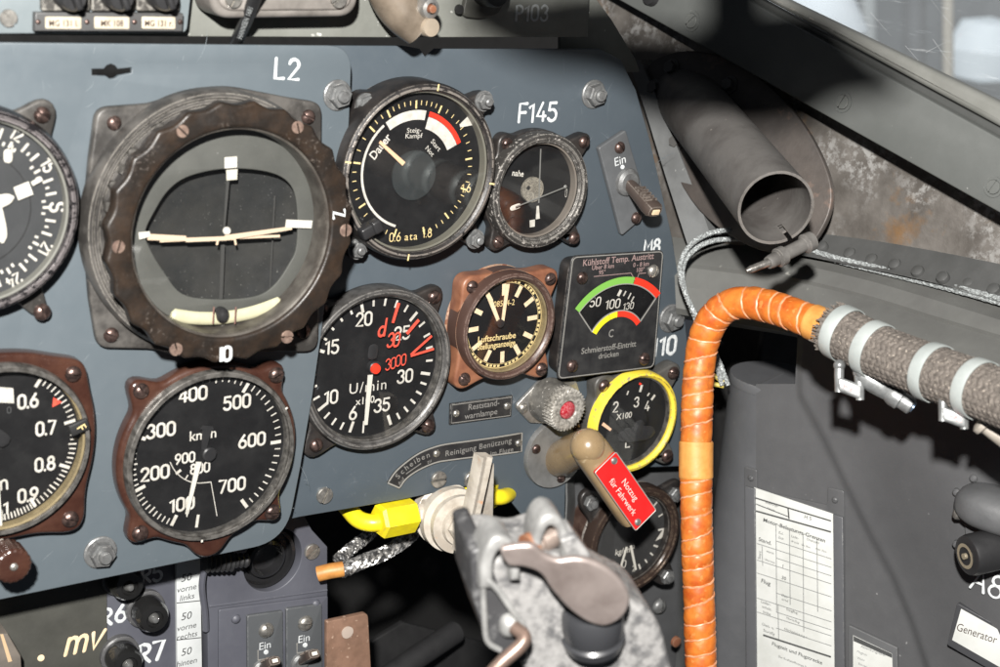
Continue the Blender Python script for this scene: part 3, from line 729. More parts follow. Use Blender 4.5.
mb=MB(); g.txt(mb,'Dauer',380,146,9,rot=50,bold=.015,sx=.9); g.txt(mb,'Steig-',414,130,5,rot=0,sx=1.1); g.txt(mb,'Kampf',414,135.5,5,rot=0,sx=1.1); g.txt(mb,'Start',436,145,5,rot=-45,sx=1.1); g.txt(mb,'Not',430,151,5,rot=-45,sx=1.1)
g.part('range_lettering',mb,WHITE)
mb=MB(); c=g.D(413,175); mb.lathe([(25*u,g.zd+.0002),(25*u,g.zd+.001),(0,g.zd+.001)],c=(c.x,c.y,0),n=48); g.part('centre_disc',mb,mat('disc_dark',(.022,.026,.027),.5))
for q in [(425,165),(423,186),(412,188)]:
    pass
mb=MB(); g.line(mb,(404,164),(380,142),4.6,.0138,3); g.part('needle',mb,mat('needle_tan',(.72,.45,.28),.5))
g.glass()
mb=MB()
for a in (8,100,187,280): mb.tick(a,81.5*u,88*u,1.6*u,.0191)
g.part('bezel_marks',mb,YTXT)
mb=MB(); p=g.L(369,230,HR+.02); mb.rbox((p.x,p.y,.0195),(20*u,12*u,.006),.001,rot=25); mb.rbox((p.x+6*u,p.y+4*u,.021),(10*u,13*u,.005),.001,rot=25); g.part('adjust_lever',mb,RUBBER)

# ---------------- homing indicator (F145)
g=Gauge('homing_indicator','small black cross-needle homing indicator with thin crossed needles below the F145 code',541,191,57,HR,.013,.006)
u=g.s
g.flange([(507,144,10),(584,142,10),(498,242,10),(574,238,10)],58,BLKW,th=.0065,k=.0022,sr=6.3)
g.bezel(mat('wrinkle_black',(.03,.028,.026),.45,.1,bump=1,bscale=450,wear=(.6,.57,.52),wr=.0012,wamt=1.0,scratch=.7,speck=(.3,.28,.26),sscale=600,sthr=.62),47,round_=.0015,rimmt=mat('rim_brown_grey',(.16,.14,.12),.4)); g.dial()
mb=MB(); c=g.D(531,189); mb.lathe([(12.5*u,.0062),(12.5*u,.0078),(0,.0078)],c=(c.x,c.y,0),n=40); d=g.part('centre_disc',mb,mat('speckled_disc',(.24,.22,.18),.5,0,base2=(.12,.11,.09),nscale=1500,nlo=.45,nhi=.55))
mb=MB(); c=g.D(528.5,188,.008); mb.lathe([(2.2*u,.0079),(0,.008)],c=(c.x,c.y,0),n=16); g.part('disc_hole',mb,BLKM)
mb=MB(); g.line(mb,(541,149),(539,203),1,.0085); g.line(mb,(516,207),(566,187),1,.009); p=g.D(566,187,.009)
mb.lathe([(2*u,.0085),(0,.0095)],c=(p.x,p.y,0),n=12); g.part('cross_needles',mb,mat('needle_grey',(.17,.17,.16),.4))
mb=MB(); blob(g,mb,(510,209),(521,205),5.5,.0064); g.line(mb,(538,206),(538,219),2.2,.0065,4.5); g.line(mb,(532.5,220),(532.5,227),6,.0065,5.5); g.txt(mb,'nahe',518,173,6,rot=-8,sx=.9,bold=.02); g.num(mb,'0',566,193,8,w=.08,sx=.5)
g.part('dial_markings',mb,WHITE); g.glass(GLASSD)

# ---------------- rev counter
g=Gauge('rev_counter','black rev counter marked U/min x100 with red hand-drawn marks and red centre dot',378,370,80,HR,.011,.004)
u=g.s
g.flange([(434,297,12),(428,426,12),(316,445,14),(322,310,12)],80,BLKW,th=.0055,k=.003,sr=6.8)
g.bezel(mat('bezel_greyblack',(.060,.058,.056),.38,.3,base2=(.026,.025,.024),nscale=200,bump=.3,wear=(.5,.48,.45),wr=.001,wamt=1.0,scratch=.5),72,round_=.002,rimmt=SLV); g.dial()
mb=MB()
for s_,x,y in [('20',364,319),('15',332,347),('10',331,397),('6',353,413),('35',382,405),('30',405,376),('25',402,333)]: g.num(mb,s_,x,y,12.5,w=.17,gap=.2)
g.ticks(mb,[(351,428),(321,408),(318,350),(362,307),(413,317),(422,373),(389,419)],[4,5,5,5,5,6],67,11,7.5,3,2.2)
g.line(mb,(364,421),(363,433),1.8,g.zd+.0001)
g.txt(mb,'U/min',368,386,11,sx=1.0,space=1.15); g.txt(mb,'x100',365,400,7.5,bold=.01)
g.part('dial_markings',mb,WHITE)
mb=MB()
g.line(mb,(399,303),(393,323),3.2,.0074,2.6); g.line(mb,(419,320),(407,334),3,.0074,3); g.line(mb,(432,336),(411,355),2.2,.0074,2.2); g.line(mb,(411,356),(434,349),2.2,.0075,2.2)
for s_,x,y,c,w in [('d',383,327,16,.17),('30',394,340,13,.17),('3000',396,362,10.5,.13)]:
    p=g.D(x,y,.0074); mb.stk(s_,p.x,p.y,c*u,w=w,z=.0074,rot=12 if s_=='3000' else 5,shear=.2,jit=.05,sx=.85,gap=.1)
g.part('crayon_marks',mb,REDC)
mb=MB(); c=g.D(376,369,.0085); mb.lathe([(5.2*u,.0078),(4.5*u,.009),(0,.0092)],c=(c.x,c.y,0),n=28); g.part('centre_dot',mb,RED)
mb=MB(); g.line(mb,(370.5,375),(366,425),5.2,.0066,3.6); g.part('needle',mb,NEEDLE)
mb=MB(); hub(g,mb,6.5,.004,.0072); blob(g,mb,(372,360),(374,344),11,.006); g.part('needle_counterweight',mb,RUBBER)
g.glass(z=.0085)

# ---------------- propeller pitch indicator
g=Gauge('propeller_pitch_indicator','clock-like gauge in a coppery brown square flange lettered Luftschraube Stellungsanzeige',510,327,53,HR,.016,.0095)
u=g.s
g.flange([(472,287,10.5),(550,279,11),(464,379,11),(541,369,10.5)],50,COPPER,th=.0095,bev=.0015,k=.003,sr=6.4,hull=True)
g.bezel(mat('bezel_brownblack',(.06,.035,.028),.35,.2,wear=(.45,.33,.28),wr=.001,wamt=.9,scratch=.3,bump=.2),46,round_=.002,rimmt=GOLD); g.dial()
mb=MB(); a0=g.A(506,289)
base=g.A(505.5,290)
for k in range(12):
    mb.tick(base+30*k-3,28*u,39.5*u,4.6*u,g.zd+.0001)
g.part('hour_marks',mb,CREAM)
mb=MB()
for k in range(60):
    if k%5: mb.tick(base-3+6*k,41*u,43.2*u,2.8*u,g.zd+.0001)
mb.band(43.8*u,44.4*u,0,360,g.zd+.0001,n=60); mb.band(40.2*u,40.6*u,0,360,g.zd+.00011,n=60)
g.txt(mb,'Luftschraube',497,337,6.3,bold=.015,sx=.98); g.txt(mb,'Stellungsanzeige',496.5,344.5,6,bold=.015,sx=.82); g.txt(mb,'108504-2',503,303,6,sx=.9)
g.part('yellow_lettering',mb,YTXT)
mb=MB(); g.line(mb,(499,322),(490,299),3.4,.0112,4.6); g.line(mb,(503,321),(508,284),3,.0118,4.2); g.part('hands',mb,CREAM)
mb=MB(); c=g.D(499.5,323,.011); mb.lathe([(4*u,.0095),(4*u,.0122),(0,.0124)],c=(c.x,c.y,0),n=20); g.part('hand_hub',mb,RUBBER)
g.glass(GLASSD)

# ---------------- coolant temperature plate
M=MP(612,312,HR+.012); M.translation.y=-HR
g=T('coolant_temperature_gauge','rectangular black temperature gauge lettered Kühlstoff Temp. Austritt with green and red arc','gauge',M); g.h0=HR; g.zd=.0095; g.s=scl(612,312,HR+.012); u=g.s
g.D=lambda x,y,z=None: g.L(x,y,HR+(g.zd if z is None else z))
H=.012
cn=[g.D(x,y,H)[:2] for x,y in [(572,256),(664,250),(654.5,368),(557,380)]]
cc=g.D(615.5,346,H); 
def aH(x,y,z=H): p=g.D(x,y,z); return math.degrees(math.atan2(p.x-cc.x,p.y-cc.y))
aL=aH(571,305); aR=aH(656,298); aL2=aH(587,329); aR2=aH(635.6,326)
def arcp(r,a,b,n=24): return [(cc.x+r*u*sin(rad(a+(b-a)*i/n)),cc.y+r*u*cos(rad(a+(b-a)*i/n))) for i in range(n+1)]
win=arcp(61,aL,aR)+arcp(35,aR2,aL2)
mb=MB(); mb.plate([rpoly(cn,.0035,6),win],.0105,H,.0005); g.part('face_plate',mb,PLATEB)
mb=MB(); mb.plate([rpoly([(p[0]*.93,p[1]*.93-.0012) for p in cn],.006,6)],0,.0079,.0008); g.part('housing',mb,BLKW)
mb=MB(); wl=[(p[0],p[1],H+.0001) for p in win]; mb.tube(wl,.7*u,n=6,closed=True,sz=.5); mb.tube([(p[0],p[1],H+.0001) for p in rpoly([(q[0]*.975,q[1]*.975) for q in cn],.003,6)],.5*u,n=6,closed=True,sz=.4); g.part('engraved_outline',mb,ALUE)
mb=MB(); am=aH(633,283); mb.band(61.5*u,68*u,aL,am,H+.00025,c=cc[:2]); mb.m(1).band(61.5*u,68*u,am+.7,aR,H+.00025,c=cc[:2])
a5=aH(609,315); a6=aH(617,314.5)
mb.m(2).band(29*u,34.5*u,aL2,a5-.8,H+.00025,c=cc[:2]); mb.band(29*u,34.5*u,a5,a6,H+.00025,c=cc[:2]); mb.m(1).band(29*u,34.5*u,a6+.8,aR2,H+.00025,c=cc[:2])
g.part('colour_arcs',mb,[GREEN,RED,YEL])
mb=MB(); mb.plate([[(p[0]*.9,p[1]*.9) for p in cn]],.008,.0095,.0001); g.part('dial',mb,DIAL)
mb=MB(); z=.0097
for s_,x,y,c in [('50',595.5,302,8.5),('100',613,304,8.5),('130',628.5,306,6.2),('0',577,311,5)]:
    p=g.D(x,y,z); mb.stk(s_,p.x,p.y,c*u,w=.14,z=z,sx=1.05,gap=.24,shear=.08)
for a,b,w in [((618,296),(621,290),3.2),((623.5,296),(626,291),1.6),((628,299),(631,293),1.4),((631,302),(634,296.5),1.4)]:
    p=g.D(*a,z); q=g.D(*b,z); d=(q-p).normalized(); nn=V((-d.y,d.x,0))*w*u/2; mb.add([p+nn,p-nn,q-nn,q+nn],[(0,1,2,3)])
g.part('scale_numerals',mb,WHITE)
mb=MB()
for s_,x,y,c,rr_ in [('C',611,333,8,0),('Schmierstoff-Eintritt',609,347,6,0),('drücken',608.5,354.5,5.6,0)]:
    p=g.D(x,y,H); mb.text(s_,p.x,p.y,c*u,z=H+.00015,sx=.98 if c<7 else .8,bold=.012)
g.part('lower_lettering',mb,ENGR)
mb=MB()
for s_,x,y,c,al,sx in [('Kühlstoff Temp. Austritt',619,259,6.2,'C',1.0),('Über 8 km',603,266.5,4.4,'C',1.0),('95°',602,272,4.2,'C',1),('0 - 8 km',641,264,4.4,'C',.95),('100°',640.5,269.5,4.4,'C',.9)]:
    p=g.D(x,y,H); mb.text(s_,p.x,p.y,c*u,z=H+.00015,sx=sx,bold=.012)
def ln(mb,a,b,w,z):
    p=g.D(*a,z); q=g.D(*b,z); p.z=q.z=z; d=(q-p).normalized(); nn=V((-d.y,d.x,0))*w*u/2; mb.add([p+nn,p-nn,q-nn,q+nn],[(0,1,2,3)])
ln(mb,(594,276.5),(631,273),.7,H+.0002); ln(mb,(631,273),(636,282),.7,H+.00022); ln(mb,(636,282),(639,273.5),.7,H+.00021); ln(mb,(639,273.5),(646,273),.7,H+.0002)
g.part('upper_lettering',mb,ENGP)
for q in [(582,278),(572,366),(644,359)]: spx(g,q[0],q[1],HR+H,6.2)
spx(g,653,271,HR+H,6.5,SCRS)
mb=MB(); mb.flat([(p[0],p[1]) for p in win],.0112); g.part('glass',mb,GLASS)

# ---------------- fuel contents gauge
g=Gauge('fuel_gauge','black fuel contents gauge with a bright yellow painted bezel ring, marked X100 and L',636.5,423,48.5,HR,.014,.0085)
u=g.s
g.flange([(604,386,10),(673,373,10),(667,456,10),(598,470,9)],49,mat('flange_darkgrey',(.075,.072,.066),.45,.2,base2=(.05,.048,.044),nscale=150,bump=.2,wear=(.4,.38,.34),wr=.0009,wamt=.8),th=.008,k=.003,sr=6.2)
g.bezel(YELR,43,round_=.0018,rimmt=SLV); g.dial()
mb=MB()
for s_,x,y,c in [('2',615.5,407,9.5),('3',636.5,402,9),('4',647,406,9),('L',628,442,10)]: g.num(mb,s_,x,y,c,w=.16)
g.txt(mb,'X100',624,415.5,6,bold=.01)
g.line(mb,(627,395),(628.5,391),1.4,g.zd+.0001); g.line(mb,(640,392),(642,385),2.6,g.zd+.0001); g.line(mb,(647.5,396),(649.5,393),1.4,g.zd+.0001); g.line(mb,(651.5,400),(655,395),2.4,g.zd+.0001)
g.part('dial_markings',mb,WHITE)
mb=MB(); g.line(mb,(603,424),(611,430),3,.0098,2.4); g.part('needle',mb,mat('needle_orange',(.8,.5,.33),.5))
mb=MB(); g.line(mb,(640,385),(641,383),2.5,.0089); g.part('red_index',mb,RED)
mb=MB(); blob(g,mb,(618,436),(655,432),15,.0105); blob(g,mb,(637,436),(640,420),12,.011); g.part('needle_hub',mb,RUBBER)
g.glass(GLASSL)

# ---------------- pressure gauge in the bracket
HB=-.030
g=Gauge('pressure_gauge','dark brown-black pressure gauge partly hidden by the red handle plate',636,541,51,HB,.024,.017)
u=g.s
mb=MB(); mb.lathe([(47*u,-.01),(47*u,.016),(49*u,.017)],n=80); g.part('housing',mb,mat('housing_brownblack',(.035,.02,.016),.28,.1,base2=(.07,.045,.035),nscale=120,bump=.3,wear=(.3,.22,.18),wr=.001,wamt=.9,scratch=.4))
g.flange([(674,492,12),(666,576,11),(590,500,11),(585,590,11)],49,BLKW,th=.004,z0=.014,k=.003,screws=False)
for q in [(674,494),(666,576),(590,502)]:
    p=g.L(*q,HB+.018); mb=MB(); mb.hexn((p.x,p.y,.018),7*u,.003,rot=random.uniform(0,60)); mb.lathe([(3.6*u,.0205),(3.6*u,.0225),(0,.0228)],c=(p.x,p.y,0),n=16); g.part('nut',mb,NUT)
g.bezel(mat('bezel_shiny_brown',(.03,.02,.016),.2,.2,wear=(.38,.28,.2),wr=.001,wamt=.7,scratch=.2),42,z0=.016,round_=.0025,rimmt=BLKW); g.dial(mat('dial_grey_black',(.03,.03,.03),.5,0,base2=(.045,.045,.045),nscale=40))
mb=MB()
g.ticks(mb,[(652,508),(663,529),(664,549),(641,571)],[2,2,3],40,6,5,1.8,1.4)
for c_,r_ in [((660,534),8),((660,553),8)]:
    p=g.D(*c_); mb.add([(p.x-5*u,p.y-6*u,g.zd+.0002),(p.x+6*u,p.y-3*u,g.zd+.0002),(p.x+4*u,p.y+6*u,g.zd+.0002)],[(0,1,2)])
g.txt(mb,'kg/cm²',625,550,6,bold=.01); g.num(mb,'0',624,564,7,w=.16); g.num(mb,'0',617,573,6,w=.16); g.num(mb,'2',634,568,6,w=.16)
g.part('dial_markings',mb,WHITE)
mb=MB(); g.line(mb,(627,547),(619,574),2,.0195,1.6); g.line(mb,(631,546),(636,570),2.4,.0195,2); g.part('needles',mb,NEEDLE); g.glass(GLASSL)
# ================================================================== SWITCHES, PLACARDS, LAMP
def ppoly(t,pts,h): return [tuple(t.L(x,y,h))[:2] for x,y in pts]
t=T('toggle_switch','dark grey tilted toggle switch plate marked Ein beside the F145 gauge','switch',MP(628,182,HR))
h=.003
mb=MB(); mb.plate([rpoly(ppoly(t,[(599,148),(626,130),(650,212),(622,236)],HR+h),.0012,4)],0,h,.0006); t.part('switch_plate',mb,mat('switch_plate_paint',(.10,.105,.11),.45,0,base2=(.08,.084,.088),nscale=60,wear=(.5,.5,.5),wr=.0006,wamt=.7,bump=.15))
spx(t,619.5,147.5,HR+h,6); spx(t,636,218,HR+h,6)
mb=MB(); p=t.L(620,160,HR+h); mb.text('Ein',p.x,p.y,9*scl(620,160,HR),z=h+.0001,rot=14,sx=1.0); p=t.L(622.5,167,HR+h); mb.lathe([(.0012,h),(.001,h+.0004),(0,h+.0005)],c=(p.x,p.y,0),n=16); t.part('switch_lettering',mb,PAINTW)
def lever(t,p,dirv,mt,s=1,tipmt=None):
    x=V(dirv).normalized(); F_=frame(p,V((0,0,1)).cross(x),x)      # y along lever
    mb=MB(); mb.T=MX.Identity(4)
    b=MX.Translation(p); mb.lathe([(.0065*s,0),(.006*s,.0015*s),(.0045*s,.0025*s),(0,.0025*s)],n=24,M=b)
    o=t.part('switch_bushing',mb,NUT)
    mb=MB(); fr=frame(p,V((1,0,0)) if abs(x.x)<.8 else V((0,1,0)),x)
    k=s
    rings=[(0,.0022,.0022),(.004,.0026,.0024),(.010,.0033,.0026),(.018,.0042,.003),(.0215,.0042,.003),(.023,.0034,.0024)]
    vs=[];fs=[]
    for j,(yy,a,b_) in enumerate(rings):
        for i in range(16):
            an=2*PI*i/16; ca=cos(an); sa=sin(an); f=(abs(ca)**4+abs(sa)**4)**-.25
            vs.append(V((a*k*ca*f,yy*k,b_*k*sa*f)))
    for j in range(len(rings)-1):
        for i in range(16): fs.append((j*16+i,j*16+(i+1)%16,(j+1)*16+(i+1)%16,(j+1)*16+i))
    fs.append(tuple(range((len(rings)-1)*16,len(rings)*16)))
    mb.add(vs,fs,fr)
    for i in range(5): mb.box((0,(.009+i*.0022)*k,-.0030*k-.0001),(.0058*k,.0009*k,.0009*k),M=fr)
    o=t.part('switch_lever',mb,mt)
    mb=MB(); mb.box((0,.0233*k,0),(.0035*k,.0008*k,.0022*k),M=fr); t.part('lever_tip',mb,tipmt or CREAM,parent=o)
LEV=mat('lever_brown_black',(.06,.045,.038),.35,0,wear=(.55,.48,.42),wr=.0008,wamt=1.0,scratch=.3)
lever(t,t.L(627,182,HR+h),t.L(656,203,HR+.02)-t.L(627,182,HR+h),LEV,1.1)

t=T('warning_lamp','knurled grey press lamp with a dark red centre on a diamond base','warning lamp',MP(548,400,HR))
mb=MB(); h=.0022; mb.plate([rpoly(ppoly(t,[(515,407),(540,381),(577,381),(580,392),(556,424),(530,423)],HR+h),.003,5)],0,h,.0005); t.part('base_plate',mb,ALU)
spx(t,523,408,HR+h,5,SCRS); 
s0=scl(550,402,HR+.01); c0=t.L(547,399,HR+.002); c1=t.L(561,407,HR+.026)
fr=MX.Translation((c0.x,c0.y,0)); L_=.020
k=21*s0
mb=MB(); mb.lathe([(k*1.02,.002),(k*1.02,.005),(k*.98,.006),(k*.98,L_*.62),(k*.93,L_*.7)],M=fr,n=60); t.part('lamp_body',mb,mat('lamp_grey',(.22,.21,.19),.35,.5,base2=(.12,.115,.105),nscale=200,bump=.2,wear=(.6,.58,.52),wamt=.8,speck=(.5,.48,.44),sscale=500,sthr=.66))
mb=MB()
pts=[((k*.98 if i%2 else k*.87)*cos(2*PI*i/72),(k*.98 if i%2 else k*.87)*sin(2*PI*i/72)) for i in range(72)]
mb.plate([pts,circ(k*.42,40)],L_*.6,L_*1.0,.0008,M=fr); t.part('knurled_cap',mb,mat('knurl_worn',(.42,.40,.36),.45,.3,base2=(.2,.19,.17),nscale=500,nlo=.42,nhi=.58,bump=.6,bscale=800))
mb=MB(); mb.lathe([(k*.44,L_*.85),(k*.38,L_*.98),(k*.2,L_*1.03),(0,L_*1.04)],M=fr,n=32); t.part('red_lens',mb,mat('lens_dark_red',(.30,.01,.02),.2,0,base2=(.42,.12,.13),nscale=900,coat=.5))

PLW=mat('placard_lettering',(.17,.165,.155),.6)
t=T('warning_lamp_placard','small rectangular black placard lettered Reststand-warnlampe left of the knurled lamp','placard',MP(482,409,HR))
h=.0015; u=scl(482,409,HR)
mb=MB(); mb.plate([ppoly(t,[(450.5,404),(513,395.5),(511.5,416.5),(450,425)],HR+h)],0,h,.0004); t.part('placard_plate',mb,PLATEB)
mb=MB(); mb.tube([(*q,h+.0001) for q in ppoly(t,[(452,405),(511.5,397),(510,415.5),(451.5,423)],HR+h)],.35*u,n=6,closed=True,sz=.4)
t.part('placard_edge',mb,ALUE)
mb=MB()
for s_,x,y in [('Reststand-',484,404.5),('warnlampe',481,413.5)]: p=t.L(x,y,HR+h); mb.text(s_,p.x,p.y,6*u,z=h+.0001,sx=1.0,bold=.01)
t.part('placard_lettering',mb,PLW)
for q in [(456,413.5),(507,406)]: spx(t,q[0],q[1],HR+h,3.6,SCRS)

t=T('window_wash_placard','long curved black placard lettered Scheiben Reinigung Benützung nur im Fluge','placard',MP(460,455,HR))
u=scl(460,455,HR)
top=[(388,483),(396,471.5),(408,461),(420,453),(432,448),(445,444.5),(470,441),(495,437.5),(522,433)]
bot=[(399.5,488),(406,479),(416,471.5),(428,465.5),(438,462),(447,460.5),(470,457.5),(495,455),(521.5,451.5)]
tp=cr([V((*t.L(*q,HR+h)[:2],0)) for q in top],4); bt=cr([V((*t.L(*q,HR+h)[:2],0)) for q in bot],4)
ol=[tuple(p[:2]) for p in tp]+[tuple(p[:2]) for p in bt[::-1]]
mb=MB(); mb.plate([ol],0,h,.0004); t.part('placard_plate',mb,PLATEB)
mb=MB(); mb.tube([(x,y,h) for x,y in ol],.75*u,n=6,closed=True,sz=.4); t.part('placard_edge',mb,ALUE)
mb=MB()
for ch,x,y,ro in zip('Scheiben',[397.5,401.8,406.2,410.8,414.6,418.2,422.8,427.8],[476,471.5,467.3,463.8,461.2,459,456.8,454.8],[48,43,37,33,30,25,20,17]):
    p=t.L(x,y,HR+h); mb.text(ch,p.x,p.y,5.6*u,z=h+.0001,rot=ro,bold=.01)
for s_,x,y,c in [('Reinigung Benützung',479,446.5,5.6),('nur im Fluge',496,452.3,5)]:
    p=t.L(x,y,HR+h); mb.text(s_,p.x,p.y,c*u,z=h+.0001,rot=1.5,space=1.08,sx=1.05,bold=.01)
for ch,x,y,ro in [('Auf',401,481,48),('zu',429,461,20)]:
    p=t.L(x,y,HR+h); mb.text(ch,p.x,p.y,3.8*u,z=h+.0001,rot=ro)
p=t.L(406,474,HR+h); q=t.L(421,463.5,HR+h); p.z=q.z=h; mb.tube([p,q],.5*u,n=6,sz=.3)
t.part('placard_lettering',mb,PLW)
for q in [(436.5,453.5),(518.5,443)]: spx(t,q[0],q[1],HR+h,3.6,SCRS)

# ---------------- emergency gear handle
t=T('emergency_gear_handle','khaki bent pull handle with a red plate lettered Notzug für Fahrwerk','handle',MP(556,455,HR))
mb=MB(); c=t.L(557,454,HR+.003); u=scl(557,454,HR); mb.lathe([(0,0),(33*u,0),(33*u,.0022),(32.5*u,.003),(0,.003)],c=(c.x,c.y,0),n=64); t.part('base_disc',mb,mat('disc_steel',(.26,.26,.255),.38,.55,base2=(.18,.18,.175),nscale=90,bump=.1,wear=(.55,.55,.53),wamt=.5))
for q in [(536,449),(561,478),(577,427)]: spx(t,q[0],q[1],HR+.003,4.6)
K=lambda x,y,h_: t.L(x,y,HR+h_)
path=cr([K(560,459,.002),K(566,456,.010),K(577,450,.022),K(590,446,.034)],5)
mb=MB(); n_=len(path); mb.tube(path,[(.0092-.0004*(i/(n_-1))) for i in range(n_)],n=24); t.part('neck',mb,KHAKI)
# arm: rounded slab from the bend down to the tip
a=K(588,446,.037); b=K(634,512,.045); ax=(b-a).normalized(); zz=V((0,0,1)); wd=zz.cross(ax).normalized(); zz=ax.cross(wd)
L_=(b-a).length
mb=MB(); vs=[];fs=[]; N_=22; nn=24
for j in range(N_+1):
    tt=j/N_; y=-.006+tt*(L_+.010)
    e=1
    if tt<.16: e=math.sqrt(max(.0,1-((.16-tt)/.16)**2))
    if tt>.93: e=math.sqrt(max(.0,1-((tt-.93)/.07)**2))*.55+.45 if tt<1 else .4
    hw=(.0088+.0003*tt)*max(e,.05); ht=(.0088-.0026*min(1,tt*3.2))*max(e,.05)
    for i in range(nn):
        an=2*PI*i/nn; ca=cos(an); sa=sin(an); pe=2+1.2*min(1,tt*3.5); f=(abs(ca)**pe+abs(sa)**pe)**(-1/pe)
        vs.append(a+ax*y+wd*hw*ca*f+zz*ht*sa*f-zz*.003*(1-min(1,tt*3))*0)
for j in range(N_):
    for i in range(nn): fs.append((j*nn+i,j*nn+(i+1)%nn,(j+1)*nn+(i+1)%nn,(j+1)*nn+i))
fs.append(tuple(range(nn))[::-1]); fs.append(tuple(N_*nn+i for i in range(nn))); mb.add(vs,fs); mb.lathe([(.00875*sin(PI*i/14),-.00875*cos(PI*i/14)) for i in range(15)],M=MX.Translation(a),n=32); t.part('grip',mb,KHAKI,edge=50)
# placard on the grip
y0=.0085; y1=L_+.0030; zc=.0079
FR=MX((wd,ax,zz)).transposed().to_4x4() if wd.cross(ax).dot(zz)>0 else MX((-wd,ax,zz)).transposed().to_4x4()
FR.translation=a
mb=MB(); mb.T=FR; hw=.0074
rp=rpoly([(-hw,y0),(hw,y0),(hw,y1),(-hw,y1)],.001,4); mb.plate([rp],zc-.002,zc,.0003); pl=t.part('red_placard',mb,REDP)
mb=MB(); mb.T=FR; mb.tube([(x,y,zc) for x,y in rpoly([(-hw,y0),(hw,y0),(hw,y1),(-hw,y1)],.001,4)],.00028,n=6,closed=True); t.part('placard_edge',mb,ALUE,parent=pl)
mb=MB(); mb.T=FR
ym=(y0+y1)/2+.001
mb.text('Notzug',-.0024,ym,.0033,z=zc+.0001,rot=90,bold=.0,sx=1.0); mb.text('für Fahrwerk',.0026,ym,.0033,z=zc+.0001,rot=90,bold=.0,sx=1.0)
t.part('placard_lettering',mb,mat('lettering_pinkwhite',(.75,.55,.5),.6),parent=pl)
for y_,x_ in [(y0+.0028,-.0040),(y1-.0028,.0040)]:
    mb=MB(); mb.T=FR; mb.lathe([(.0019,zc-.0002),(.0017,zc+.0006),(.001,zc+.0010),(0,zc+.0011)],c=(x_,y_,0),n=24); t.part('rivet',mb,ALU,parent=pl)

# ================================================================== COAMING AND ITEMS ABOVE THE PANEL
HC=-.006
t=T('upper_coaming','grey-green upper coaming plate above the instrument panels, hand-painted P103','coaming',MP(380,10,HC))
co_=ppoly(t,[(-60,-50),(590,-50),(588,37),(400,37.5),(175,36.5),(-60,34)],HC)
mb=MB(); mb.plate([co_],-.002,0,.0004); t.part('coaming_plate',mb,COAM)
mb=MB(); p=t.L(532,13,HC); mb.stk('P103',p.x,p.y,15*scl(532,13,HC),w=.17,z=.0001,gap=.24,jit=.03); t.part('painted_lettering',mb,PAINTG,label='grey-white hand-painted P103')
HX=.004
t=T('coaming_end_sheet','grey sheet behind the top right corner of the rear panel, half in shadow','metal sheet',MP(600,40,-.024))
mb=MB(); mb.plate([ppoly(t,[(560,-60),(575,-30),(612,20),(636,60),(640,72),(560,72)],-.024)],-.002,0,.0004); t.part('end_sheet',mb,COAM)
t=T('weapon_switch_box','pale blue-grey box at the top left carrying three cream cards, one reading MK 108','switch box',MP(100,10,HX))
mb=MB(); mb.plate([rpoly(ppoly(t,[(-60,-50),(196,-50),(187,33),(-60,34)],HX),[0,0,.003,0],6)],-.010,0,.0005); t.part('box_plate',mb,mat('box_paint',(.17,.195,.205),.45,0,base2=(.14,.165,.175),nscale=40,bump=.1,wear=(.5,.5,.5),wamt=.4))
spx(t,8,18,HX,9,SCRS,ang=135,flat=True)
k=scl(100,20,HX)
for x0,x1 in [(42,90),(92,135),(137,180)]:
    mb=MB(); mb.plate([rpoly(ppoly(t,[(x0,-40),(x1,-40),(x1,11),(x0,11)],HX+.003),.0008,3)],0,.003,.0005); t.part('switch_housing',mb,mat('housing_worn_black',(.04,.037,.033),.45,.2,base2=(.2,.19,.17),nscale=400,nlo=.5,nhi=.62,wear=(.5,.48,.43),wamt=1.0,wr=.001))
    mb=MB(); p=t.L((x0+x1)/2+3,-4,HX+.006); mb.lathe([(14*k,0),(14*k,.008),(12*k,.0095),(0,.0095)],c=(p.x,p.y,.002),n=40); mb.rbox((p.x,p.y,.012),(7*k,24*k,.006),.001,rot=20); t.part('rotary_knob',mb,RUBBER)
t2=T('weapon_label_strip','black strip with three cream cards lettered MG 131 l., MK 108 and MG 131 r.','label strip',MP(110,21,HX+.0032))
mb=MB(); h1=.0015; HS=HX+.0032+h1; mb.plate([ppoly(t2,[(35.5,12.5),(183.5,13.5),(182.5,31.5),(35,31)],HS)],-.002,h1,.0004); st=t2.part('strip_plate',mb,mat('strip_darkgrey',(.06,.06,.06),.5,0,wear=(.3,.3,.3),wamt=.5))
for x0,x1,s_ in [(45,81,'MG 131 l.'),(94,129,'MK 108'),(141.5,175,'MG 131 r.')]:
    mb=MB(); mb.plate([rpoly(ppoly(t2,[(x0,16.5),(x1,17),(x1,29),(x0,28.5)],HS),.0006,4)],h1,h1+.0004,.0001); cd=t2.part('name_card',mb,CREAMC)
    mb=MB(); p=t2.L((x0+x1)/2,22.8,HS); mb.text(s_,p.x,p.y,6.3*k,z=h1+.0007,sx=.86,bold=.015); t2.part('card_lettering',mb,INKR,parent=cd)
for x in (38,87,134.5,180): spx(t2,x,22,HS,2.6,SCR)
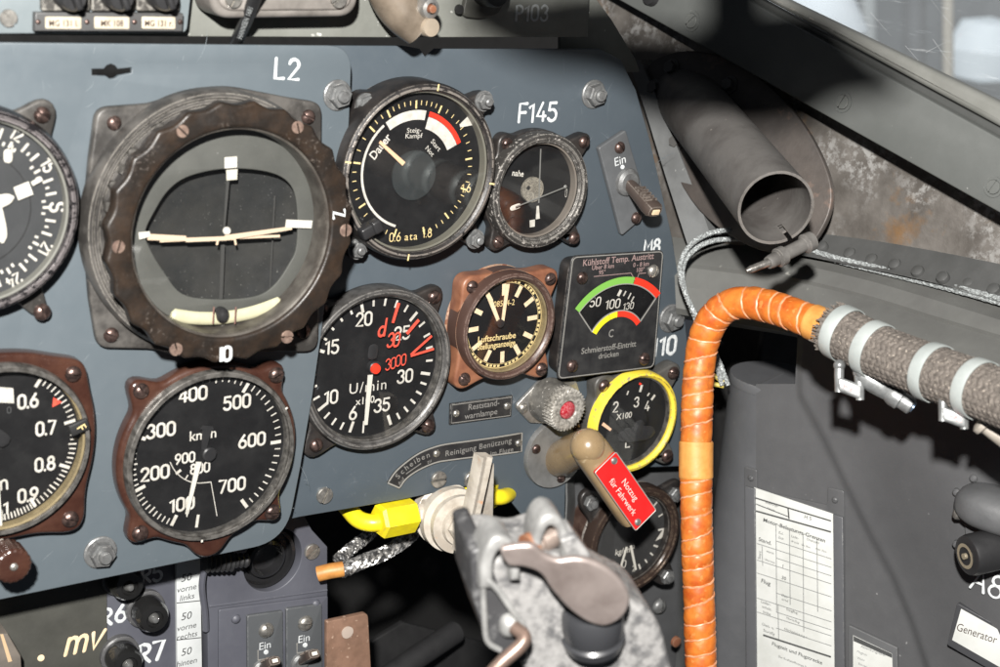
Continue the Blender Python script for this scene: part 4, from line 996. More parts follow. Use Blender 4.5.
# oval bracket above the panel
t=T('padded_bracket','grey oblong rounded metal mounting frame above the panel behind a black cable','bracket',MP(285,5,.004))
mb=MB(); mb.plate([rpoly(ppoly(t,[(207,-60),(360,-60),(359,17),(212,19)],.014),.009,10)],-.008,.010,.0025,res=4); t.part('bracket_frame',mb,mat('bracket_worn',(.20,.185,.17),.4,.4,base2=(.12,.11,.10),nscale=80,wear=(.45,.32,.27),wr=.001,wamt=.8,bump=.2))
mb=MB(); mb.plate([rpoly(ppoly(t,[(214,-60),(353,-60),(352,10),(219,11)],.015),.007,10)],.009,.0112,.001); t.part('bracket_face',mb,mat('bracket_face_steel',(.38,.35,.32),.4,.5,base2=(.25,.23,.21),nscale=60))
for x in (233,338): spx(t,x,-1,.0155,9,SCRS,flat=True)
t=T('black_cable','black printed cable hanging over the top edge of the panel','cable',MX.Translation(P(240,20,.03)))
pts=cr([P(266,-35,.034),P(256,-5,.022),P(247,18,.010),P(239,36,-.003),P(232,52,-.016),P(226,75,-.03)],6)
mb=MB(); mb.tube([t.W(p) for p in pts],7*scl(245,20,.02),n=20); cb=t.part('cable_sheath',mb,RUBBER)
# printing along the cable
mb=MB()
def label_on(t,mb,s_,a,b,toward,cap,off=0,rot=0):
    a=t.W(a); b=t.W(b); x=(b-a).normalized(); z=(t.W(CAM)-a).normalized(); z=(z-x*z.dot(x)).normalized(); y=z.cross(x)
    m_=MX((x,y,z)).transposed().to_4x4(); m_.translation=(a+b)/2+z*toward; mb.text(s_,0,off,cap,0,rot=rot,M=m_,space=1.1)
label_on(t,mb,'HANNSEN 1681',P(238,42,-.001),P(256,-8,.024),7.6*scl(245,20,.02),.0021); t.part('cable_print',mb,PAINTG,parent=cb)
# lamp holder and knob
t=T('panel_light_socket','brownish pipe bracket with a round white metal button and a knurled grey knob, top centre','light socket',MP(410,10,0))
u=scl(410,10,.01)
mb=MB(); pts=cr([t.W(P(384,-30,.004)),t.W(P(392,-5,.006)),t.W(P(404,12,.008)),t.W(P(420,24,.010))],6); mb.tube(pts,[.0095]*len(pts),n=24)
t.part('curved_socket',mb,mat('socket_tan',(.16,.13,.10),.35,.4,base2=(.1,.08,.06),nscale=90,wear=(.5,.45,.38),wr=.001,wamt=.8))
mb=MB(); p=t.L(421,25,.012); mb.lathe([(0,0),(9*u,.0),(10*u,.002),(10*u,.011),(9*u,.0125),(0,.0128)],c=(p.x,p.y,.008),n=32); t.part('button',mb,mat('button_brass',(.62,.52,.40),.3,.6,base2=(.5,.42,.33),nscale=100))
mb=MB(); p=t.L(428,8,.018); mb.lathe([(0,0),(10*u,.0),(11*u,.001),(11*u,.007),(9.5*u,.0085),(6*u,.009),(5.5*u,.0075),(0,.0075)],c=(p.x,p.y,.012),n=40); t.part('knurled_knob',mb,ALU)
mb=MB(); mb.lathe([(5*u,.019),(4*u,.022),(0,.0225)],c=(p.x,p.y,0),n=24); t.part('knob_centre',mb,COPPER)
t=T('dark_lug_knob','dark rounded lug with a black knob beside the P103 code','knob',MP(490,5,HC)); u=scl(490,5,0)
mb=MB(); mb.plate([rpoly(ppoly(t,[(466,18),(476,-30),(520,-30),(504,15),(484,20)],0),[.003,.002,.002,.006,.006],6)],0,.003,.0008); t.part('lug',mb,DARKP)
mb=MB(); p=t.L(501,-6,.01); mb.lathe([(0,0),(15*u,0),(15*u,.009),(13*u,.011),(0,.011)],c=(p.x,p.y,.003),n=40); t.part('knob',mb,RUBBER)
mb=MB(); p=t.L(475,13,.01); mb.lathe([(5*u,.003),(4.6*u,.0042),(0,.0042)],c=(p.x,p.y,0),n=20); t.part('lug_screw',mb,BLKM)

# ================================================================== LOWER LEFT CONSOLES
HL=-.044
t=T('dark_console_panel','dark olive-black console panel lettered mv below the left instrument panel','console panel',MP(50,640,HL))
mb=MB(); mb.plate([ppoly(t,[(-60,540),(107,520),(107.5,720),(-60,720)],HL)],-.003,0,.0004); t.part('console_plate',mb,DARKP)
u=scl(86,638,HL)
mb=MB(); p=t.L(86,639,HL); mb.stk('mv',p.x,p.y,23*u,w=.17,z=.0001,shear=.25,sx=.9); p=t.L(41,658,HL); mb.lathe([(3.2*u,0),(2.8*u,.0004),(0,.0004)],c=(p.x,p.y,0),n=20); t.part('console_lettering',mb,CREAM)
t=T('metal_guide_block','small worn grey-brown metal block with a tan stripe in the bottom left corner','block',MP(5,660,HL+.012))
mb=MB(); mb.plate([ppoly(t,[(-30,634),(8,634),(21,656),(22,672),(10,700),(-30,700)],HL+.016)],-.012,.004,.0006); t.part('block_body',mb,mat('block_steel',(.16,.14,.12),.4,.3,base2=(.1,.09,.08),nscale=60,wear=(.5,.46,.4),wamt=.9))
mb=MB(); a_=ppoly(t,[(0,634),(3,634),(12,661),(8,662)],HL+.016); mb.add([(x,y,.0042) for x,y in a_],[(0,1,2,3)]); t.part('stripe',mb,mat('stripe_tan',(.5,.36,.22),.5))
t=T('fuse_console','purple-grey fuse panel hand-painted R5, R6 and R7','fuse panel',MP(140,640,HL-.001))
HQ=HL-.001
mb=MB(); mb.plate([ppoly(t,[(104,520),(178,510),(178,720),(104,720)],HQ)],-.003,0,.0003); t.part('fuse_plate',mb,PURP)
for s_,x,y,c in [('R5',152,574,15),('R6',114,615,16),('R7',152,652,18)]:
    mb=MB(); p=t.L(x,y,HQ); mb.stk(s_,p.x,p.y,c*scl(x,y,HQ),w=.2,z=.0001,jit=.03,sx=1.0)
    t.part('painted_lettering',mb,PAINTW,label='white hand-painted code '+s_)
for (x,y,lab) in [(127,584,'fuse knob in the panel shadow beside R5'),(152,616,'fuse knob right of R6'),(126,662,'fuse knob left of R7')]:
    f=t; u=scl(x,y,HQ+.01); p=f.L(x,y,HQ+.010)
    mb=MB(); mb.lathe([(15*u,.0),(15*u,.011),(12.5*u,.0135),(8*u,.0140),(7.5*u,.012),(0,.012)],c=(p.x,p.y,0),n=40); kb=f.part('fuse_knob',mb,mat('gloss_black',(.012,.012,.012),.18,0,coat=.6),label=lab)
    mb=MB(); mb.lathe([(0,0),(18*u,0),(18*u,.003),(16.5*u,.0035),(15*u,.0035)],c=(p.x,p.y,0),n=40); f.part('mounting_ring',mb,mat('ring_darkgrey',(.07,.07,.072),.35,.3,wear=(.4,.4,.4),wamt=.6),parent=kb)
    mb=MB(); mb.lathe([(5*u,.0115),(4.5*u,.0135),(2.5*u,.015),(0,.0155)],c=(p.x,p.y,0),n=24); f.part('contact_pin',mb,mat('pin_chrome',(.7,.7,.68),.2,.9),parent=kb)
t=T('fuse_label_strip','white label strip repeating 50 vorne links, 50 vorne rechts and 50 hinten','label strip',MP(188,620,HL+.001))
HT=HL+.001
mb=MB(); mb.plate([ppoly(t,[(176,520),(199.5,515),(203,720),(178,720)],HT)],-.003,0,.0002); st=t.part('strip_card',mb,mat('label_white',(.52,.54,.54),.5,0,base2=(.46,.48,.48),nscale=80))
mb=MB(); mb2=MB(); u=scl(188,620,HT)
for y,l in [(577,('50','vorne','links')),(615.5,('50','vorne','rechts')),(651,('50','hinten','links'))]:
    for i,s_ in enumerate(l):
        yy=y+i*(8.8 if i else 0)+(1 if i else 0); p=t.L(186.5+i*.3,yy+ (0 if i==0 else 1),HT); mb.text(s_,p.x,p.y,(7.6 if i==0 else 5.8)*u,z=.0001,shear=.15,sx=1.0)
for y in (603,640,678):
    a_=t.L(176.5,y,HT); b_=t.L(201,y-2.5,HT); d=(b_-a_).normalized(); nn=V((-d.y,d.x,0))*.45*u; a_.z=b_.z=.0001; mb.add([a_+nn,a_-nn,b_-nn,b_+nn],[(0,1,2,3)])
t.part('strip_lettering',mb,INK)
t=T('switch_console','purple-grey switch console with a round black-lined hole and cut upper right corner','console panel',MP(265,620,HL+.002))
HW=HL+.002
holec=t.L(273,560,HW); u=scl(273,560,HW)
mb=MB(); mb.plate([rpoly(ppoly(t,[(206,500),(296,500),(312,530),(327.5,547),(328,720),(209,720)],HW),.0008,3),[(holec.x+29*u*cos(2*PI*i/48),holec.y+31*u*sin(2*PI*i/48)) for i in range(48)]],-.008,0,.0005); t.part('console_plate',mb,PURP)
spx(t,311.5,551,HW,7.5,SCRS,flat=True)
mb=MB(); pl=[ppoly(t,[(209,606.5),(327,590)],HW)]; a_,b_=pl[0]; mb.tube([(*a_,0),(*b_,0)],1.1*u,n=8,sz=.8); t.part('crease',mb,PURP)
mb=MB(); mb.plate([rpoly(ppoly(t,[(219,610),(328,596),(328,720),(219,720)],HW+.0016),.001,3)],0,.0016,.0005); t.part('raised_plate',mb,PURP)
for x,y in [(236,619),(316,604)]:
    mb=MB(); p=t.L(x,y,HW+.002); mb.lathe([(4.4*u,.0016),(4*u,.0026),(2.4*u,.0034),(0,.0037)],c=(p.x,p.y,0),n=24); t.part('rivet',mb,PURP)
f=T('round_instrument_lens','black stepped lens in the round hole of the switch console','lens',MP(270,562,HW)); mb=MB(); p=f.L(269,561,HW)
mb.lathe([(29*u,-.016),(29*u,-.003),(26*u,-.003),(25*u,-.006),(20*u,-.006),(18*u,-.002),(15*u,-.001),(13*u,-.006),(0,-.008)],c=(p.x,p.y,0),n=56); f.part('lens_rings',mb,mat('lens_black',(.014,.014,.015),.3,0,coat=.3,bump=.1))
mb=MB(); mb.lathe([(34*u,-.02),(34*u,-.011),(29*u,-.011)],c=(p.x-2*u,p.y,0),n=48); 
f.part('lens_seat',mb,BLKM)
# black plug left of the lens
t=T('black_plug','small black ribbed plug in the shadow below the panel edge','plug',MP(232,566,HW+.004)); mb=MB()
a_=t.L(205,562,HW+.008); b_=t.L(248,560,HW+.010); pts=[a_.lerp(b_,i/18) for i in range(19)]; mb.tube(pts,[(.0052 if i%2 else .0042)*(1 if i<12 else .7) for i in range(19)],n=18); t.part('ribbed_sleeve',mb,RUBBER)
mb=MB(); pts=cr([t.L(206,562,HW+.006),t.L(202,585,HW+.005),t.L(205,612,HW+.003),t.L(206,630,HW+.001)],5); mb.tube(pts,.0016,n=10); t.part('lead',mb,PURP)
def ein(px,py,lab,tilt):
    t=T('breaker_switch',lab,'switch',MP(px,py,HW+.0016),group='Ein switches on the switch console'); h=HW+.0016+.002; u=scl(px,py,h)
    mb=MB(); mb.plate([rpoly(ppoly(t,[(px-17.5,py-17),(px+18,py-22),(px+19,py+90),(px-17,py+90)],h),.001,3)],0,.002,.0005); t.part('switch_plate',mb,mat('switch_plate_dark',(.075,.08,.085),.4,0,wear=(.5,.5,.5),wr=.0007,wamt=.9,scratch=.3,bump=.15))
    spx(t,px+1,py-3,h,7.2,SCRS,ang=tilt)
    mb=MB(); p=t.L(px,py+12,h); mb.text('Ein',p.x,p.y,7.5*u,z=.0021,sx=1.0,rot=0); p=t.L(px+1,py+19,h); mb.lathe([(2.4*u,.002),(2*u,.0025),(0,.0026)],c=(p.x,p.y,0),n=16); t.part('switch_lettering',mb,PAINTW)
    mb=MB(); a_=ppoly(t,[(px-7,py+17),(px-7,py+27),(px+7,py+25)],h); mb.tube([(x,y,.002) for x,y in a_],.7*u,n=6,sz=.4); t.part('worn_outline',mb,ALUE)
    lever(t,t.L(px-4,py+36,h),t.L(px+14,py+24,h+.022)-t.L(px-4,py+36,h),LEV,.8,NEEDLE)
ein(265,633,'left of two small switch plates marked Ein on the switch console',100)
ein(304,626,'right of two small switch plates marked Ein on the switch console',170)

# ================================================================== OPENING: TAP, CABLES, PLATE
t=T('yellow_pipe_tap','grey-white quarter-turn tap with bright yellow pipe unions, in the opening below the panel','tap',MX.Translation(P(450,520,-.01)))
Q=lambda x,y,h: t.W(P(x,y,h))
u=scl(440,520,0)
mb=MB(); mb.tube(cr([Q(334,492,-.035),Q(347,507,-.028),Q(358,519,-.02),Q(372,523,-.014),Q(386,521,-.012)],6),8*u,n=20); t.part('yellow_pipe',mb,YELP)
a_=Q(378,521,-.012); b_=Q(413,514,-.012); fx=frame(a_,V((0,1,0)),b_-a_)
def cyl(mb,a,b,prof,n=40):
    d=(b-a); L_=d.length; z=d.normalized(); x=V((0,1,0)) if abs(z.y)<.8 else V((1,0,0)); y=z.cross(x).normalized(); x=y.cross(z)
    M_=MX((x,y,z)).transposed().to_4x4(); M_.translation=a
    mb.lathe([(r,zz*L_) for r,zz in prof],n=n,M=M_)
mb=MB(); cyl(mb,a_,b_,[(0,0),(14*u,0),(16.5*u,.08),(16.5*u,.95),(14*u,1),(0,1)],6); t.part('yellow_union_nut',mb,YELP,edge=20)
TAPM=mat('tap_whitewash',(.48,.44,.38),.45,.15,base2=(.34,.30,.25),nscale=90,nlo=.42,nhi=.62,bump=.35,bscale=500,wear=(.7,.66,.58),wr=.001,wamt=.8,base3=(.5,.26,.14),n3=120,lo3=.62,hi3=.70)
mb=MB(); cyl(mb,Q(411,515,-.012),Q(438,512,-.010),[(0,0),(12*u,0),(12*u,.15),(10*u,.2),(10*u,.4),(14*u,.45),(14*u,.8),(11*u,1),(0,1)],8); t.part('connector',mb,TAPM,edge=20)
mb=MB(); cyl(mb,Q(436,508,-.022),Q(463,527,.008),[(0,0),(22*u,0),(29*u,.15),(30*u,.35),(27*u,.38),(27*u,.48),(30*u,.5),(30*u,.66),(24*u,.68),(24*u,.78),(27*u,.8),(27*u,.9),(19*u,.92),(18*u,1),(0,1)],48)
t.part('tap_body',mb,TAPM,edge=24)
mb=MB(); cyl(mb,Q(460,526,.006),Q(465,529,.012),[(0,0),(14*u,0),(14*u,.7),(12*u,1),(0,1)],6); t.part('hex_cap',mb,TAPM,edge=20)
mb=MB()
A_=[Q(484,455,.040),Q(479,480,.036),Q(470,520,.030),Q(461,551,.024)]; 
pts=cr(A_,5); N_=len(pts)
vs=[];fs=[]
wv=(Q(500,455,.040)-Q(485,455,.040)).normalized()
for i,p in enumerate(pts):
    tt=i/(N_-1); w_=(6.2-.5*tt)*u; d=.0035
    nrm=V((0,-1,0))
    for a,b in ((-1,-1),(-1,.6),(-.75,1),(-.1,.75),(0,.35),(.1,.75),(.75,1),(1,.6),(1,-1)):
        vs.append(p+wv*w_*a-nrm*(-b)*d)
nn=9
for i in range(N_-1):
    for k in range(nn): fs.append((i*nn+k,i*nn+(k+1)%nn,(i+1)*nn+(k+1)%nn,(i+1)*nn+k))
fs.append(tuple(range(nn))); fs.append(tuple((N_-1)*nn+k for k in range(nn))); mb.add(vs,fs)
pts2=[Q(490,470,.026),Q(490,510,.016),Q(482,552,.012),Q(474,560,.012)]
t.part('tap_lever',mb,TAPM)
mb=MB(); q0=[Q(483,462,.034),Q(494,464,.034),Q(492,556,.014),Q(468,556,.014)]; nv=V((0,.004,0)); mb.add(q0+[p+nv for p in q0],[(0,1,2,3),(7,6,5,4),(0,4,5,1),(1,5,6,2),(2,6,7,3),(3,7,4,0)]); t.part('lever_web',mb,TAPM)
mb=MB(); mb.tube(cr([Q(462,494,-.02),Q(480,496,-.012),Q(493,497,-.008),Q(505,496,-.010),Q(516,488,-.03)],5),[.006,.006,.006,.006,.006,.0058,.0055,.005,.0048,.0045,.004,.004,.004,.004,.004,.004,.004,.004,.004,.004,.004],n=16)
cyl(mb,Q(488,505,-.016),Q(492,482,-.016),[(0,0),(9*u,0),(9*u,1),(0,1)],6); t.part('yellow_outlet',mb,YELP,edge=25)
# braided cables
BRD=mat('braid_silver',(.55,.54,.52),.35,.8,base2=(.15,.15,.15),nscale=300,nlo=.45,nhi=.55,bump=.5,bscale=900)
def braid(path,r,nstr,turns,mb,thin=None,pitch=None):
    pts=cr(path,10); N_=len(pts); thin=thin or r*.28
    T_=[(pts[min(i+1,N_-1)]-pts[max(i-1,0)]).normalized() for i in range(N_)]; nr=V((0,0,1)) if abs(T_[0].z)<.9 else V((1,0,0)); fr_=[]
    for i in range(N_): nr=(nr-T_[i]*nr.dot(T_[i])).normalized(); fr_.append((nr.copy(),T_[i].cross(nr)))
    for sg in (1,-1):
        for k in range(nstr):
            pp=[]
            for i in range(N_):
                a=2*PI*(k/nstr+sg*turns*i/(N_-1)); rr=r*(1+.06*sg*sin(8*a)); pp.append(pts[i]+(fr_[i][0]*cos(a)+fr_[i][1]*sin(a))*rr)
            mb.tube(pp,thin,n=5,caps=False)
    mb.tube(pts,r*.9,n=10)
def cable_thing(name,lab,path,r,end=True):
    t=T(name,lab,'cable',MX.Translation(path[0])); path=[t.W(p) for p in path]
    mb=MB(); braid(path,r,6,3,mb); t.part('metal_braid',mb,BRD)
    return t
t=cable_thing('braided_cable','silver braided cable with an orange sleeve curving below the yellow union nut',[P(341,571,-.03),P(362,562,-.028),P(385,553,-.03),P(405,540,-.035),P(425,522,-.04),P(450,508,-.05)],.0030)
mb=MB(); mb.tube([t.W(P(318,574,-.034)),t.W(P(330,571,-.031)),t.W(P(343,569,-.029))],.0038,n=20); t.part('orange_sleeve',mb,mat('sleeve_orange',(.52,.24,.06),.5,0,base2=(.38,.16,.04),nscale=150))
cable_thing('thin_braided_cable','second darker braided cable rising steeply behind the silver one',[P(338,560,-.04),P(352,548,-.045),P(372,532,-.055),P(400,505,-.07)],.0026)
HPL=-.03
t=T('brown_mounting_plate','brown laminate plate with a rounded corner and a pale round hole at the bottom','plate',MP(350,650,HPL))
mb=MB(); c=t.L(347,632,HPL); mb.plate([rpoly(ppoly(t,[(327,622),(368,613),(374,720),(327,720)],HPL),[.001,.003,0,0],5)],-.003,0,.0004); t.part('plate_body',mb,mat('laminate_brown',(.22,.13,.09),.5,0,base2=(.16,.095,.065),nscale=120,bump=.2,speck=(.35,.24,.18),sscale=300,sthr=.66))
mb=MB(); mb.lathe([(6*u,.0),(6*u,.0008),(0,.001)],c=(c.x,c.y,0),n=24); t.part('pale_plug',mb,mat('plug_pale',(.4,.33,.28),.5))
# cavity behind the panels
mb=MB(); zt=P(500,15).z; mb.box((-.15,.30,(zt-.6)/2),(1.1,.01,zt+.6)); mb.box((-.15,.16,-.52),(1.1,.4,.01)); solo('bulkhead',mb,CAVE,'bulkhead deep behind the instrument panels, coloured near-black as shade','bulkhead',kind='structure')
t=T('floor_linkage','dim dark grey control linkage seen low in the black opening','linkage',MX.Translation(P(420,650,-.12)))
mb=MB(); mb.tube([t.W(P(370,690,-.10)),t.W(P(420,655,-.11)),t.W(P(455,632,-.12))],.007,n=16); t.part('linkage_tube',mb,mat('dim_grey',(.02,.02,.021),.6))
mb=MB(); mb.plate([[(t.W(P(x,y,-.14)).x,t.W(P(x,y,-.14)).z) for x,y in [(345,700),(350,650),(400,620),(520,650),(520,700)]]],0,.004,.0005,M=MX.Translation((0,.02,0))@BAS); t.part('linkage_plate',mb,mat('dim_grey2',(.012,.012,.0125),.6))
# bracket for the pressure gauge
t=T('gauge_bracket','dark grey boxed bracket with a side flange carrying the lower pressure gauge','bracket',MP(630,540,HB))
gc=t.L(633,538,HB)
mb=MB(); mb.plate([ppoly(t,[(566,460),(698,455),(690,720),(600,720),(560,640)],HB)],-.003,0,.0006); t.part('bracket_plate',mb,mat('bracket_dark',(.07,.072,.075),.5,0,base2=(.055,.056,.058),nscale=40,bump=.15,wear=(.35,.35,.34),wamt=.5))
mb=MB(); rows=[[P(676,478,HB+.001),P(679,560,HB+.001),P(678,640,HB+.001),P(672,700,HB+.001)],[P(688,478,HB+.022),P(692,560,HB+.022),P(691,640,HB+.022),P(687,700,HB+.022)]]
mb.loft([[t.W(p) for p in r] for r in rows],thick=(.0015,0,0)); t.part('side_flange',mb,GREYM)
mb=MB(); rows=[[P(565,455,HR-.002),P(566,500,HR-.002),P(563,560,HR-.002)],[P(572,455,HB),P(574,500,HB),P(574,560,HB)]]
mb.loft([[t.W(p) for p in r] for r in rows],thick=(.001,0,0)); t.part('side_web',mb,GREYM)
for q in [(659,606)]: spx(t,q[0],q[1],HB+.002,7,NUT)
mb=MB(); p=t.W(P(675,641,HB+.02)); mb.lathe([(.0032,0),(.003,.0018),(0,.003)],c=(p.x,p.y,p.z),n=20); t.part('copper_rivet',mb,COPPER)
# ================================================================== SIDE STRUCTURES
class PF:                                             # any plane with its own frame (x, y in plane, z toward the camera)
    def __init__(s,o,x,y):
        s.M=frame(o,x,y); z=V(s.M.col[2][:3]); s.pl=Plane(o,z)
        s.I=s.M.inverted()
    def L(s,px,py,h=0): return s.I@s.pl.at(px,py,h)
    def poly(s,pts,h=0): return [tuple(s.L(x,y,h))[:2] for x,y in pts]
def pf3(a,b,c):                                        # plane through three points, x along a->b
    x=(b-a).normalized(); z=x.cross(c-a).normalized()
    if z.dot(CAM-a)<0: z=-z
    return PF(a,x,z.cross(x))
class TP(T):
    def __init__(s,name,label,cat,pf,**k): super().__init__(name,label,cat,pf.M,**k); s.pf=pf
    def L(s,px,py,h=0): return s.pf.L(px,py,h)
def ps(pf,px,py): return (pf.pl.at(px,py-1)-pf.pl.at(px,py+1)).length/2
def pscrew(t,px,py,h,rpx,mt=None,ang=None,flat=True,**k):
    p=t.L(px,py,h); return screw(t,p.x,p.y,p.z,rpx*p_s(px,py,t,h),mt,ang,flat=flat,**k)
def p_s(px,py,t,h): 
    w=t.M@t.L(px,py,h); return abs((w-CAM).dot(c2w(V((0,0,-1)))))/FP

WALL.o=WALL.o+WN*.038
# rusty windscreen side sheet
RP=pf3(C(640,60,.825),C(1000,225,.692),C(800,250,.762))
t=TP('windscreen_side_sheet','bare metal side sheet under the window frame with brown rust stains and white scuffs','metal sheet',RP)
RUST=mat('rusty_sheet',(.15,.138,.126),.42,.3,base2=(.085,.077,.069),nscale=60,nlo=.34,nhi=.66,bump=.6,bscale=260,speck=(.30,.295,.285),sscale=230,sthr=.47,smask=(34,.46,.64),base3=(.20,.105,.035),n3=26,lo3=.54,hi3=.72)
mb=MB(); mb.plate([RP.poly([(560,-60),(625,-60),(760,20),(1060,190),(1060,320),(860,300),(690,300),(640,200),(600,90)])],-.002,0,.0003); t.part('sheet',mb,RUST)
# sheet between panel edge and duct
t=T('panel_side_strip','narrow grey bent strip running down the right edge of the rear panel','metal strip',MX.Translation(C(680,180,.79)))
A_=[[C(628,60,.815),C(645,110,.80),C(662,165,.79),C(678,215,.785),(C(690,252,.78))],[C(640,60,.805),C(662,110,.79),C(684,165,.78),C(700,205,.775),C(712,240,.77)],[C(655,60,.82),C(676,110,.81),C(700,165,.80),C(716,205,.79),C(730,240,.785)]]
mb=MB(); mb.loft([[t.W(p) for p in r] for r in A_],thick=t.W(C(640,60,.815))-t.W(C(640,60,.8135)),sub=4); t.part('bent_strip',mb,GREYM)
mb=MB(); rows=[[C(672,150,.80),C(690,200,.795),C(700,250,.79)],[C(700,150,.83),C(725,200,.825),C(745,250,.82)]]
mb.loft([[t.W(p) for p in r] for r in rows],thick=t.W(C(640,60,.815))-t.W(C(640,60,.8135)),sub=3); t.part('back_web',mb,mat('web_dark',(.07,.06,.055),.5,.1,base2=(.15,.13,.12),nscale=80,nlo=.55,nhi=.65,bump=.3))

# window frame bar
BP=pf3(C(640,12,.80),C(1000,213,.660),C(1000,140,.658))
t=TP('window_frame','broad dark grey diagonal window frame bar with slotted screws across the upper right','window frame',BP)
bar=BP.poly([(505,-64),(619,0),(830,118),(1000,213),(1100,269),(1100,195),(1000,139),(748,0),(640,-60)])
mb=MB(); mb.plate([bar],-.012,0,.0008); t.part('frame_bar',mb,GREYL)
mb=MB(); a_=BP.poly([(640,-60),(748,0),(1000,139),(1100,195),(1100,183),(1000,128),(762,0),(654,-60)],-.006); mb.plate([a_],-.012,-.006,.0004); t.part('frame_rebate',mb,mat('rebate_dark',(.05,.052,.05),.5))
mb=MB(); a_=BP.poly([(654,-60),(765,0),(1000,128),(1100,181),(1100,155),(1000,103),(786,0),(690,-50)],-.004); mb.plate([a_],-.014,-.004,.003,res=4); t.part('retaining_lip',mb,mat('lip_grey',(.17,.172,.16),.4,.1,base2=(.14,.142,.13),nscale=40,wear=(.45,.43,.38),wamt=.6,wr=.001))
for q,a_ in [((692,21),60),((843,102),80),((994,187),80)]:
    mb=MB(); p=t.L(*q,0); k=p_s(q[0],q[1],t,0); mb.lathe([(10.5*k,0),(10.5*k,.0006),(7.6*k,.0006),(7.6*k,.0002),(0,.0002)],c=(p.x,p.y,0),n=32); t.part('screw_washer',mb,GREYL)
    pscrew(t,q[0],q[1],0.0002,7.2,mat('screw_painted',(.10,.105,.10),.45,.2,wear=(.4,.4,.38),wamt=.5),a_)
mb=MB(); p=t.L(652,-3,0); mb.lathe([(.005,0),(.004,.003),(0,.0035)],c=(p.x,p.y,0),n=24); t.part('black_stud',mb,RUBBER)
# windscreen pane
GP=pf3(C(780,0,.764),C(1000,112,.674),C(1000,0,.664))
mb=MB(); mb.T=t.I@GP.M; mb.plate([GP.poly([(640,-80),(785,0),(1000,110),(1100,160),(1100,-80)])],-.006,0,.0003); wpn=t.part('windscreen_pane',mb,WGLASS)
mb=MB(); mb.T=t.I@GP.M
for k_ in range(13):
    x_=random.uniform(800,1010); y_=random.uniform(-10,(x_-790)*.5-4); a_=random.choice((random.gauss(-50,10),random.gauss(30,8))); l_=random.uniform(8,45)
    p_=GP.L(x_,y_,.0002); q_=GP.L(x_+l_*cos(rad(a_)),y_-l_*sin(rad(a_)),.0002); d_=(q_-p_).normalized(); n_=V((-d_.y,d_.x,0))*random.uniform(.00003,.00006); mb.add([p_+n_,p_-n_,q_-n_*.3,q_+n_*.3],[(0,1,2,3)])
t.part('pane_scratches',mb,mat('scratch_white',(.45,.46,.47),.6),parent=wpn)
# what stands outside, far beyond the pane
mb=MB(); far=[C(740,120,3.4),C(1060,120,3.4),C(1060,-120,3.4),C(740,-120,3.4)]
mb.add(far+[p+c2w(V((0,0,-.05))) for p in far],[(0,1,2,3),(7,6,5,4),(0,4,5,1),(1,5,6,2),(2,6,7,3),(3,7,4,0)]); solo('wall',mb,mat('hall_wall',(.16,.17,.18),.8),'dim hall wall far beyond the windscreen','wall',kind='structure')
def post(x,w,z,col,name,lab,y0=-100,y1=140):
    mb=MB(); a_=C(x,y1,z); b_=C(x,y0,z); mb.tube([a_,b_],w/FP*z/2,n=12)
    o=solo(name,mb,mat('outdoor_'+name+str(int(x)),col,.6),lab,'column')
post(838,14,2.6,(.42,.30,.22),'hall_column','blurred brown post outside the windscreen, leftmost of the blurred posts')
post(868,16,2.9,(.62,.62,.60),'hall_column','blurred pale post outside the windscreen, second from the left')
post(915,22,2.5,(.05,.05,.055),'hall_column','blurred dark post outside the windscreen, between the pale and the tan post')
post(948,11,2.4,(.50,.42,.32),'hall_column','blurred tan post outside the windscreen, left of the bright hanging lamp')
mb=MB(); mb.lathe([(0,.06),(.05,.05),(.07,0),(.05,-.05),(0,-.06)],M=MX.Translation(C(985,50,2.8)),n=24); solo('hall_lamp',mb,mat('hall_lamp',(.9,.9,.9),.5,emis=((.85,.95,1),.35)),'bright blurred lamp seen through the windscreen near the right edge','lamp')
mb=MB(); mb.lathe([(0,.06),(.06,.05),(.09,0),(.06,-.05),(0,-.06)],M=MX.Translation(C(810,25,2.4)),n=24); solo('hall_lamp',mb,mat('hall_lamp_dim',(.9,.9,.9),.5,emis=((.8,.88,.95),.12)),'dim blurred lamp seen through the windscreen beside the retaining lip','lamp')

# ducts: flange plate, pipe, clamp
DP=pf3(C(660,70,.80),C(820,190,.73),C(700,200,.775))
t=TP('air_duct','dark grey metal air duct with an open slit end on an oval flange plate','air duct',DP)
DUCT=mat('duct_grey',(.115,.109,.103),.48,.15,base2=(.07,.064,.06),nscale=40,bump=.3,bscale=400,wear=(.34,.31,.28),wr=.001,wamt=.9,scratch=.12,speck=(.24,.22,.2),sscale=200,sthr=.72)
fl=cr([V((*p,0)) for p in DP.poly([(650,66),(672,54),(700,52),(735,62),(775,90),(808,130),(828,170),(833,200),(824,228),(806,246),(760,250),(700,210),(660,140),(646,95)])],6,True)
mb=MB(); mb.plate([[tuple(p[:2]) for p in fl]],-.002,.0015,.0008); t.part('oval_flange',mb,mat('flange_smoked',(.075,.064,.057),.5,.1,base2=(.045,.04,.037),nscale=30,bump=.3,base3=(.2,.13,.1),n3=45,lo3=.6,hi3=.75))
for q in [(672,68),(730,85),(655,88),(677,142)]:
    p=t.L(*q,.0015); k=p_s(*q,t,0); mb=MB(); mb.lathe([(9*k,.0015),(9*k,.0022),(0,.0022)],c=(p.x,p.y,0),n=24); mb.hexn((p.x,p.y,.002),6.5*k,.003,rot=random.uniform(0,60)); t.part('bolt',mb,mat('bolt_dark',(.07,.068,.065),.4,.3,wear=(.3,.28,.26),wamt=.6))
a_=C(684,94,.805); b_=C(776,208,.655); ax=(b_-a_).normalized(); R_=39*.655/FP
up=(C(776,180,.655)-b_); up=(up-ax*up.dot(ax)).normalized(); rt=up.cross(ax)
